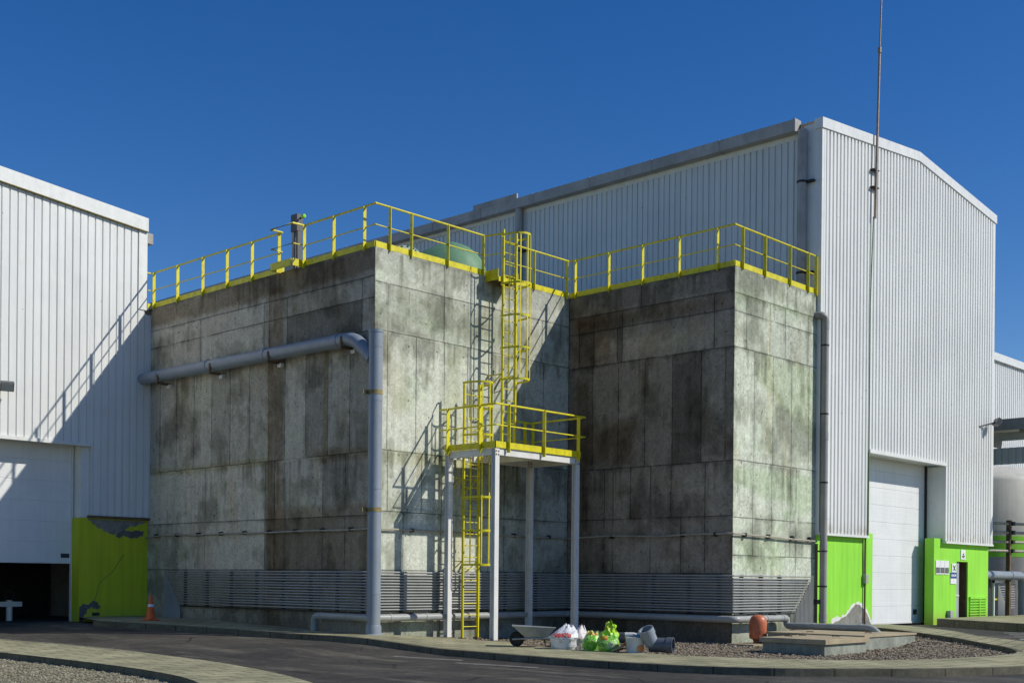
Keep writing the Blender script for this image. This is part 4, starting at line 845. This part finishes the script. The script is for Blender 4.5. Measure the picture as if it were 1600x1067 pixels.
def inpoly(poly):
    def f(x,y):
        c=False; n=len(poly); j=n-1
        for i in range(n):
            xi,yi=poly[i]; xj,yj=poly[j]
            if (yi>y)!=(yj>y) and x<(xj-xi)*(y-yi)/(yj-yi)+xi: c=not c
            j=i
        return c
    return f
gp=inpoly(inn+[(12.4,-5.5),(BC,-CD+.1),(BC,.05),(2.02,.05)])
pebbles('loose_gravel',9000,lambda x,y:gp(x,y) and not(x>7 and y>-5.4),G,M['stone'],.018,.05,(1.2,12.4,-12.1,0))
ip=inpoly(ii+[(-14,-14.8),(-14,0),(-12,12)])
o=pebbles('loose_gravel',7000,ip,lambda x,y:S(x,y)-.115,M['stone2'],.012,.035,(-13,-8,-9,3)); o['label']='yellowish gravel inside the kerbed island at the lower left'

# ------------------------------------------------------------------ loose things
cx_,cy_=-2.0,7.0; zc_=S(cx_,cy_)
cx_,cy_=-1.75,6.9; zc_=S(cx_,cy_)
t=thing('traffic_cone','worn orange traffic cone standing at the peeling lime wall corner','traffic cone',(cx_,cy_,zc_))
MB().box(cx_-.18,cx_+.18,cy_-.18,cy_+.18,zc_,zc_+.035).build('base',M['cone'],t,bevel=.01)
MB().lathe([(.155,.03),(.13,.05),(.03,.66),(.022,.67),(.0,.67)],(cx_,cy_,zc_),20).build('body',M['cone'],t,40)
MB().lathe([(.0845,.36),(.073,.43)],(cx_,cy_,zc_),20).build('band',M['refl'],t,40)

vx,vy=7.02,-6.12; vz=G(vx,vy)
t=thing('pressure_vessel','faded orange dome-topped pressure vessel standing on a slab before the sunlit wall','vessel',(vx,vy,vz+.06))
MB().box(vx-.75,vx+.45,vy-.35,vy+.35,vz-.1,vz+.05).build('plinth_slab',M['slab'],t)
MB().lathe([(.10,.05),(.12,.12),(.13,.14),(.19,.16),(.21,.19),(.21,.55),(.20,.62),(.17,.68),(.12,.72),(.06,.735),(.0,.74)],(vx,vy,vz),28).build('shell',M['orange'],t,50)
MB().lathe([(.213,.22),(.216,.235),(.213,.25)],(vx,vy,vz),28).build('seam',M['orange'],t,40)
MB().lathe([(.11,.045),(.11,.1),(.14,.15)],(vx,vy,vz),16).build('base_ring',M['rust'],t,40)

t=thing('inspection_chamber','low concrete chamber with a thick sand coloured lid in the gravel bed','chamber',(5.2,-8.6,-1.5))
MB().box(4.33,6.15,-9.38,-7.9,-1.7,-1.29).build('chamber_wall',M['conc2'],t,bevel=.01); MB().box(4.27,6.2,-9.44,-7.85,-1.29,-1.185).build('lid',M['slab'],t,bevel=.008)
hh=MB(); [hh.tube([(x,y-.08,-1.18),(x,y-.08,-1.165),(x,y+.08,-1.165),(x,y+.08,-1.18)],.012,6) for x,y in ((4.9,-8.2),(5.7,-8.9),(5.5,-8.2))]; hh.build('lifting_eye',M['rust'],t)
t=thing('cover_slab','wide flat concrete chamber with a stained sandy top where the grey pipe ends','chamber',(8.4,-7.7,-1.5))
MB().box(7.0,9.62,-8.9,-6.4,-1.7,-1.24).build('chamber_wall',M['conc2'],t,bevel=.01); MB().box(6.97,9.65,-8.93,-6.37,-1.24,-1.19).build('lid',M['slab'],t,bevel=.008)
hh=MB(); [hh.tube([(x,y-.08,-1.185),(x,y-.08,-1.17),(x,y+.08,-1.17),(x,y+.08,-1.185)],.012,6) for x,y in ((7.6,-7.2),(8.2,-8.4))]; hh.build('lifting_eye',M['rust'],t)

# wheelbarrow, its wheel to the left
wx,wy=1.15,-4.15; wz=S(wx,wy); D=Vector((.69,-.72,0)); N=Vector((.72,.69,0)); Z=Vector((0,0,1)); O=Vector((wx,wy,wz))
P=lambda a,n,z: O+(D*a+N*n+Z*z)*.82
t=thing('wheelbarrow','galvanised wheelbarrow with a black tyre parked at the platform foot','wheelbarrow',(wx,wy,wz))
b=MB(); top=[(-.62,-.32,.56),(.52,-.32,.52),(.52,.32,.52),(-.62,.32,.56)]; bot=[(-.28,-.2,.26),(.30,-.22,.24),(.30,.22,.24),(-.28,.2,.26)]
V=[P(*q) for q in top+bot]+[P(q[0]*.96,q[1]*.95,q[2]-.0) for q in top]+[P(q[0]*.95,q[1]*.95,q[2]+.02) for q in bot]
b.add(V,[(0,1,5,4),(1,2,6,5),(2,3,7,6),(3,0,4,7),(4,5,6,7),(8,12,13,9),(9,13,14,10),(10,14,15,11),(11,15,12,8),(12,15,14,13),(0,8,9,1),(1,9,10,2),(2,10,11,3),(3,11,8,0)]).build('tray',M['galv'],t)
MB().tube([P(*q) for q in top+top[:1]],.016,6).build('tray_rim',M['galv'],t,40)
for s in (-1,1):
    MB().tube([P(-.62,s*.06,.2),P(-.28,s*.2,.23),P(.35,s*.25,.24),P(.62,s*.28,.40),P(.95,s*.3,.60)],.02,8).build('handle',M['galv'],t,50)
    MB().tube([P(.22,s*.22,.24),P(.28,s*.24,.0),P(.40,s*.24,.0),P(.46,s*.25,.27)],.014,6).build('leg',M['bracket'],t,50)
w=MB(); cw=P(-.5,0,.21); axis=N
ring=[cw+(D*math.cos(a)+Z*math.sin(a))*.125 for a in [i*PI/12 for i in range(25)]]
w.tube(ring,.042,10).build('tyre',M['rubber'],t,60); MB().lathe([(.02,-.03),(.10,-.02),(.10,.02),(.02,.03)],cw,16,N).build('rim',M['bracket'],t,40)

def sack(label,p,wid,dep,h,mat,seed,lean=(0,0),neck=.35,prints=()):
    """a slumped full sack: wide foot, bulging middle, gathered mouth, sharp folds; prints = (name, material, a0, a1, f0, f1) patches of the same skin"""
    p=Vector(p); n=44; rows=26
    def skin(f,a,off=0.):
        if f<.5: prof=.86+.22*math.sin(min(1,f*1.7)*PI*.5)
        else: prof=1.08-(1.08-neck)*((f-.5)/.5)**1.2
        if f<.05: prof*=.93
        q=Vector((math.cos(a),math.sin(a))); v=Vector((q.x*2.1+seed,q.y*2.1,f*3.2))
        fold=1-abs(noise.noise(v*1.5))*2; fold2=1-abs(noise.noise(v*3.3+Vector((5,1,2))))*2
        e=1+.16*noise.noise(v*.7)+.085*fold*(.35+f)+.05*fold2*(.3+f)+.07*math.cos(a*9+seed+4*noise.noise(v))*max(0,f-.62)*2.4
        sq=(abs(q.x)**3+abs(q.y)**3)**(-1/3)*.55+.45
        zz_=h*f*(1+.22*noise.noise(Vector((q.x*1.7,q.y*1.7,seed*1.7)))*f*f)
        return p+D*(q.x*(wid*.5*prof*e*sq+off)+lean[0]*f*f)+N*(q.y*(dep*.5*prof*e*sq+off)+lean[1]*f*f)+Z*zz_
    vs=[skin(i/(rows-1),2*PI*k/n) for i in range(rows) for k in range(n)]; fs=[]
    for i in range(rows-1): fs+=[(i*n+k,i*n+(k+1)%n,(i+1)*n+(k+1)%n,(i+1)*n+k) for k in range(n)]
    vs.append(p+Z*h*.80+D*lean[0]*.8+N*lean[1]*.8); m=len(vs)-1; fs+=[((rows-1)*n+k,(rows-1)*n+(k+1)%n,m) for k in range(n)]
    t=thing('sack',label,'sack',p,'sacks of material on the pavement'); MB().add(vs,fs).build('sack_body',M[mat],t,38)
    for nm,mt,a0,a1,f0,f1 in prints:
        u,w_=16,10; pv=[]
        for i in range(w_+1):
            for k in range(u+1):
                fa=a0+(a1-a0)*k/u; ff=f0+(f1-f0)*i/w_
                if k in (0,u): ff+=.03*math.sin(i*1.9+seed)
                if i in (0,w_): ff+=.035*math.sin(k*2.3+seed)
                pv.append(skin(ff,fa,.004))
        MB().add(pv,[(i*(u+1)+k,i*(u+1)+k+1,(i+1)*(u+1)+k+1,(i+1)*(u+1)+k) for i in range(w_) for k in range(u)]).build(nm,M[mt],t,38)
    return t
def gz(x,y): return S(x,y)+.0
FRONT=-PI/2
sack('big crumpled white sack with red print, right of the wheelbarrow handles',(1.03,-5.06,gz(1.0,-5.0)),.56,.44,.50,'sackw',3,(.10,.02),.30,[('red_print','sackr',FRONT-.9,FRONT+.35,.52,.68)])
sack('slumped pinkish white sack between the white and green sacks',(1.30,-5.22,gz(1.28,-5.2)),.36,.34,.48,'sackp',9,(.10,.02),.22)
sack('short green soil sack with an orange hem, left of the tall lime sack',(1.15,-5.72,gz(1.15,-5.72)),.34,.30,.38,'sackg',5,(.03,0),.55,[('orange_hem','sacko',FRONT-1.1,FRONT+1.2,.86,.97)])
t=sack('tall lime yellow sack with a standing flap and orange print',(1.12,-6.2,gz(1.12,-6.2)),.40,.32,.36,'sackg',12,(0,0),.72,[('orange_print','sacko',FRONT-1.,FRONT-.1,.70,.95),('pale_print','sackw2',FRONT-.2,FRONT+.8,.2,.55)])
q=Vector((1.14,-6.2,gz(1.12,-6.2)+.27)); fv=[]; nu,nv=10,9
for i in range(nv+1):
    f=i/nv
    for k in range(nu+1):
        g_=k/nu*2-1; wv=(.17*(1-f)**.55+.045)*(1+.15*math.sin(f*9)); ca=.09*(1-f)+.03
        fv.append(q+D*(g_*wv+.05*f+.02*math.sin(f*11+k))+N*(ca*(1-g_*g_)*-1+.03*math.sin(k*1.9+f*7)+.05)+Z*(.36*f*(1-.22*g_*g_+.12*math.sin(k*1.3))))
fb=MB().add(fv,[(i*(nu+1)+k,i*(nu+1)+k+1,(i+1)*(nu+1)+k+1,(i+1)*(nu+1)+k) for i in range(nv) for k in range(nu)]).build('standing_flap',M['sacky'],t,38)
sl=fb.modifiers.new('thick','SOLIDIFY'); sl.thickness=.006

t=thing('bucket','white plastic tub with a yellow spot, holding rubbish, beside the pipe fittings',None,(1.3,-6.8,gz(1.3,-6.8))); t['category']='bucket'
bx,by=1.28,-6.78; bz=gz(bx,by)
b=MB(); b.lathe([(.17,0),(.195,.28),(.205,.29),(.205,.31),(.185,.31),(.16,.05),(.0,.05)],(bx,by,bz),22).build('tub',M['bottle'],t,40)
MB().lathe([(.07,0),(.07,.012)],(bx+.0,by-.0,bz+.10)+(0,) if False else (bx-.06,by-.18,bz+.09),14,(-.3,-1,.1)).build('yellow_spot',M['sacko'],t)
t2=thing('plastic_bottle','clear plastic bottle lying across the top of the white tub','bottle',(bx,by,bz+.32)); 
MB().tube([(bx-.14,by+.16,bz+.36),(bx-.02,by+.02,bz+.36)],.05,12).tube([(bx-.02,by+.02,bz+.36),(bx+.03,by-.04,bz+.36)],.03,10,True,[.05,.015]).build('bottle_body',M['bottle'],t2,40); MB().tube([(bx+.03,by-.04,bz+.36),(bx+.05,by-.065,bz+.36)],.018,8).build('cap',M['bluecap'],t2,40)
t2=thing('plastic_wrap','crumpled blue and white plastic wrapping on the white tub','wrapping',(bx,by,bz+.3)); MB().lathe([(.03,0),(.11,.03),(.10,.08),(.03,.1)],(bx+.06,by-.06,bz+.27),9,(.4,-.3,1)).build('crumpled_sheet',M['bluecap'],t2,20)
t2=thing('cardboard_scrap','flattened brown cardboard scraps leaning behind the white tub','cardboard',(1.3,-6.5,bz))
MB().bar((1.20,-6.40,bz+.02),(1.36,-6.72,bz+.16),.2,.02).build('scrap',M['brown'],t2); MB().bar((1.1,-6.45,bz+.02),(1.25,-6.66,bz+.24),.12,.02,(.3,.3,1)).build('scrap',M['sacko'],t2)
t2=thing('timber_offcut','pale timber stick resting on the paving before the cardboard','timber',(1.0,-6.5,bz)); MB().bar((.95,-6.42,bz+.03),(1.2,-6.72,bz+.17),.05,.03).build('stick',M['wood'],t2)

t=thing('pipe_fitting','dark grey plastic branch fitting with two open sockets lying on the paving edge','pipe fitting',(1.55,-7.3,gz(1.5,-7.3)))
f0=Vector((1.46,-7.16,gz(1.5,-7.2)+.165)); ax=(D*.93-N*.36).normalized(); bx_=(-D*.42+Z*.85-N*.30).normalized()
MB().pipe([f0-ax*.12,f0+ax*.36],.150,.135,26).build('straight_socket',M['pvcd'],t,50); MB().pipe([f0+ax*.24,f0+ax*.37],.166,.140,26).build('collar',M['pvcd'],t,50)
MB().pipe([f0-ax*.06+bx_*.02,f0-ax*.06+bx_*.36],.145,.13,26).build('branch_socket',M['pvc'],t,50); MB().pipe([f0-ax*.06+bx_*.25,f0-ax*.06+bx_*.38],.160,.135,26).build('collar',M['pvc'],t,50)
MB().lathe([(.0,-.02),(.14,0),(.15,.02),(.0,.03)],f0-ax*.12,24,ax).build('stop_end',M['pvcd'],t,50)
t=thing('pipe_length','loose dark grey plastic pipe lying on the gravel behind the sacks','pipe',(4.9,-3.2,G(5,-3)))
MB().pipe([(4.95,-2.05,G(5,-2)+.14),(5.05,-3.95,G(5,-4)+.13)],.135,.118,24).build('tube',M['pvcd'],t,50); MB().pipe([(5.04,-3.78,G(5,-4)+.132),(5.051,-3.96,G(5,-4)+.13)],.147,.12,24).build('socket',M['pvcd'],t,50)

# ------------------------------------------------------------------ beyond the right gable
t=thing('factory_hall','long white corrugated factory hall with a flat eave far behind the right warehouse','hall',(50,4,-1.2))
h=MB(); corr(h,(24,4,0),(1,0,0),(0,-1,0),60,lambda s:5.9,lambda s:12.1,.28,.17,.02,.05).build('cladding',M['white_clad'],t)
MB().box(24,84,3.8,4.2,12.0,12.4).build('eaves_trim',M['trim'],t); MB().box(24,84,4.06,4.4,-1.5,6.2).build('lower_wall',M['gutter'],t,label='lower wall under the canopy'); MB().box(24,84,4.1,24,11.9,12.0).build('roof',M['side_clad'],t)
t=thing('canopy','shallow grey steel canopy between the right warehouse and the factory hall','canopy',(29,-4.5,5.))
MB().box(25.5,30.5,-9.5,3.8,5.75,5.9).build('deck',M['grating'],t)
MB().box(25.45,25.5,-9.6,-.2,5.55,5.95).build('fascia',M['gutter'],t); MB().box(25.75,25.85,-9.6,-.2,5.2,5.5).build('beam',M['cream'],t)
for y in (-8,-5.4,-2.8): MB().box(25.6,30.4,y-.06,y+.06,5.45,5.74).build('beam',M['gutter'],t)
cs=MB(); corr(cs,(25.9,-9.3,0),(0,1,0),(-1,0,0),9,lambda s:4.35,lambda s:4.95,.25,.15,.02,.05).build('hanging_sheet',M['side_clad'],t)
for y in (-9.2,-.5): MB().box(26.0,26.15,y-.08,y+.08,-1.25,5.5).build('post',M['bracket'],t)
t=thing('storage_tank','cream storage tank with a lime green stripe under the canopy','storage tank',(36,.3,-1.3))
c0=(36.,.3,-1.3); MB().lathe([(3.4,0),(3.4,2.46)],c0,48).build('lower_shell',M['gutter'],t,40); MB().lathe([(3.405,2.46),(3.405,3.36)],c0,48).build('stripe',M['lime'],t,40); MB().lathe([(3.4,3.36),(3.4,5.75),(3.25,5.95),(2.2,6.4),(0,6.7)],c0,48).build('upper_shell',M['cream'],t,40)
t=thing('pipe_rack','rusty post carrying four horizontal pipes at the edge of the right warehouse','pipe rack',(25.4,-5.0,-1.2))
MB().box(25.40,25.55,-5.12,-4.98,-1.25,2.3).build('post',M['rust'],t)
for z in (2.18,1.86,1.52,1.20): MB().tube([(24.2,-4.55,z),(30,-6.9,z-.03)],.05,10).build('pipe',M['cable'],t,50); MB().box(25.5,25.7,-5.2,-5.1,z-.07,z+.07).build('clamp',M['bracket'],t)
t=thing('inlet_pipe','fat grey pipe bent down to the pavement beside the white frame','pipe',(26.5,-5.2,-1.2)); MB().tube(fillet([(23.0,-5.15,.32),(26.55,-5.15,.32),(26.55,-5.15,-1.25)],.4,8),.15,18).build('pipe_run',M['pvc'],t,50)
MB().tube([(25.3,-5.15,.32),(25.45,-5.15,.32)],.165,18).build('collar',M['pvc'],t,50); MB().tube([(26.55,-5.15,-.2),(26.55,-5.15,0)],.165,18).build('collar',M['pvc'],t,50)
t=thing('conduit_stand','white steel frame with a fan of grey conduits turned down, right of the lime wall','stand',(25.3,-4.9,-1.2))
MB().box(24.42,24.5,-4.95,-4.88,-1.25,.14).box(24.42,26.35,-4.95,-4.88,.05,.14).build('frame',M['wpaint'],t); MB().box(25.9,25.98,-4.95,-4.88,-1.25,-.5).box(24.5,25.98,-4.94,-4.89,-.56,-.5).build('yellow_leg',M['yellow'],t)
for i in range(11):
    z=.0-i*.085; xx=24.75+i*.075; MB().tube([(26.3,-4.98,z),(xx,-4.98,z),(xx,-4.98,-1.25)],.022,6).build('conduit',M['conduit'],t,50)
MB().box(23.9,24.3,-4.9,-4.86,-1.2,.2).build('louvre',M['bracket'],t)

# ------------------------------------------------------------------ light, sky, camera
SUN=Vector((.67,-1.,.95)).normalized()
w=bpy.data.worlds.new('World'); scn.world=w; w.use_nodes=True; nt=w.node_tree; nt.nodes.clear()
out=nt.nodes.new('ShaderNodeOutputWorld'); bg=nt.nodes.new('ShaderNodeBackground'); sky=nt.nodes.new('ShaderNodeTexSky'); sky.sky_type='NISHITA'; sky.sun_disc=False
sky.sun_elevation=math.asin(SUN.z); sky.sun_rotation=math.atan2(SUN.x,SUN.y); sky.altitude=600; sky.air_density=1.0; sky.dust_density=.25; sky.ozone_density=3.
hs=nt.nodes.new('ShaderNodeHueSaturation'); hs.inputs['Hue'].default_value=.512; hs.inputs['Saturation'].default_value=1.36; hs.inputs['Value'].default_value=1.23
nt.links.new(sky.outputs[0],hs.inputs['Color']); nt.links.new(hs.outputs[0],bg.inputs[0]); bg.inputs[1].default_value=.085; nt.links.new(bg.outputs[0],out.inputs[0])
L=bpy.data.lights.new('sun','SUN'); L.energy=4.0; L.angle=math.radians(.5); L.color=(1.,.955,.86); lo=bpy.data.objects.new('sun',L); COL.objects.link(lo); lo.rotation_euler=(-SUN).to_track_quat('-Z','Y').to_euler(); lo.location=(20,-30,40)
cam=bpy.data.cameras.new('camera'); co=bpy.data.objects.new('camera',cam); COL.objects.link(co); scn.camera=co
f,roll,yaw,hv=1896.93,.0093,.7559,371.84
cam.sensor_width=36; cam.lens=f/1600*36; cam.shift_x=hv*math.sin(roll)/1600; cam.shift_y=hv*math.cos(roll)/1600; cam.clip_end=2000
F=Vector((math.cos(yaw),math.sin(yaw),0)); Rt=Vector((math.sin(yaw),-math.cos(yaw),0)); U=Vector((0,0,1)); r2=Rt*math.cos(roll)+U*math.sin(roll); u2=-Rt*math.sin(roll)+U*math.cos(roll)
co.matrix_world=Matrix(((r2.x,u2.x,-F.x,-18.5488),(r2.y,u2.y,-F.y,-21.932),(r2.z,u2.z,-F.z,0),(0,0,0,1)))
bpy.context.view_layer.update()
for o in list(scn.objects):
    if o.parent is None: o.location.z+=ZUP
vs=scn.view_settings; vs.view_transform='Standard'; vs.look='None'; vs.exposure=0; vs.gamma=1
scn.cycles.max_bounces=6
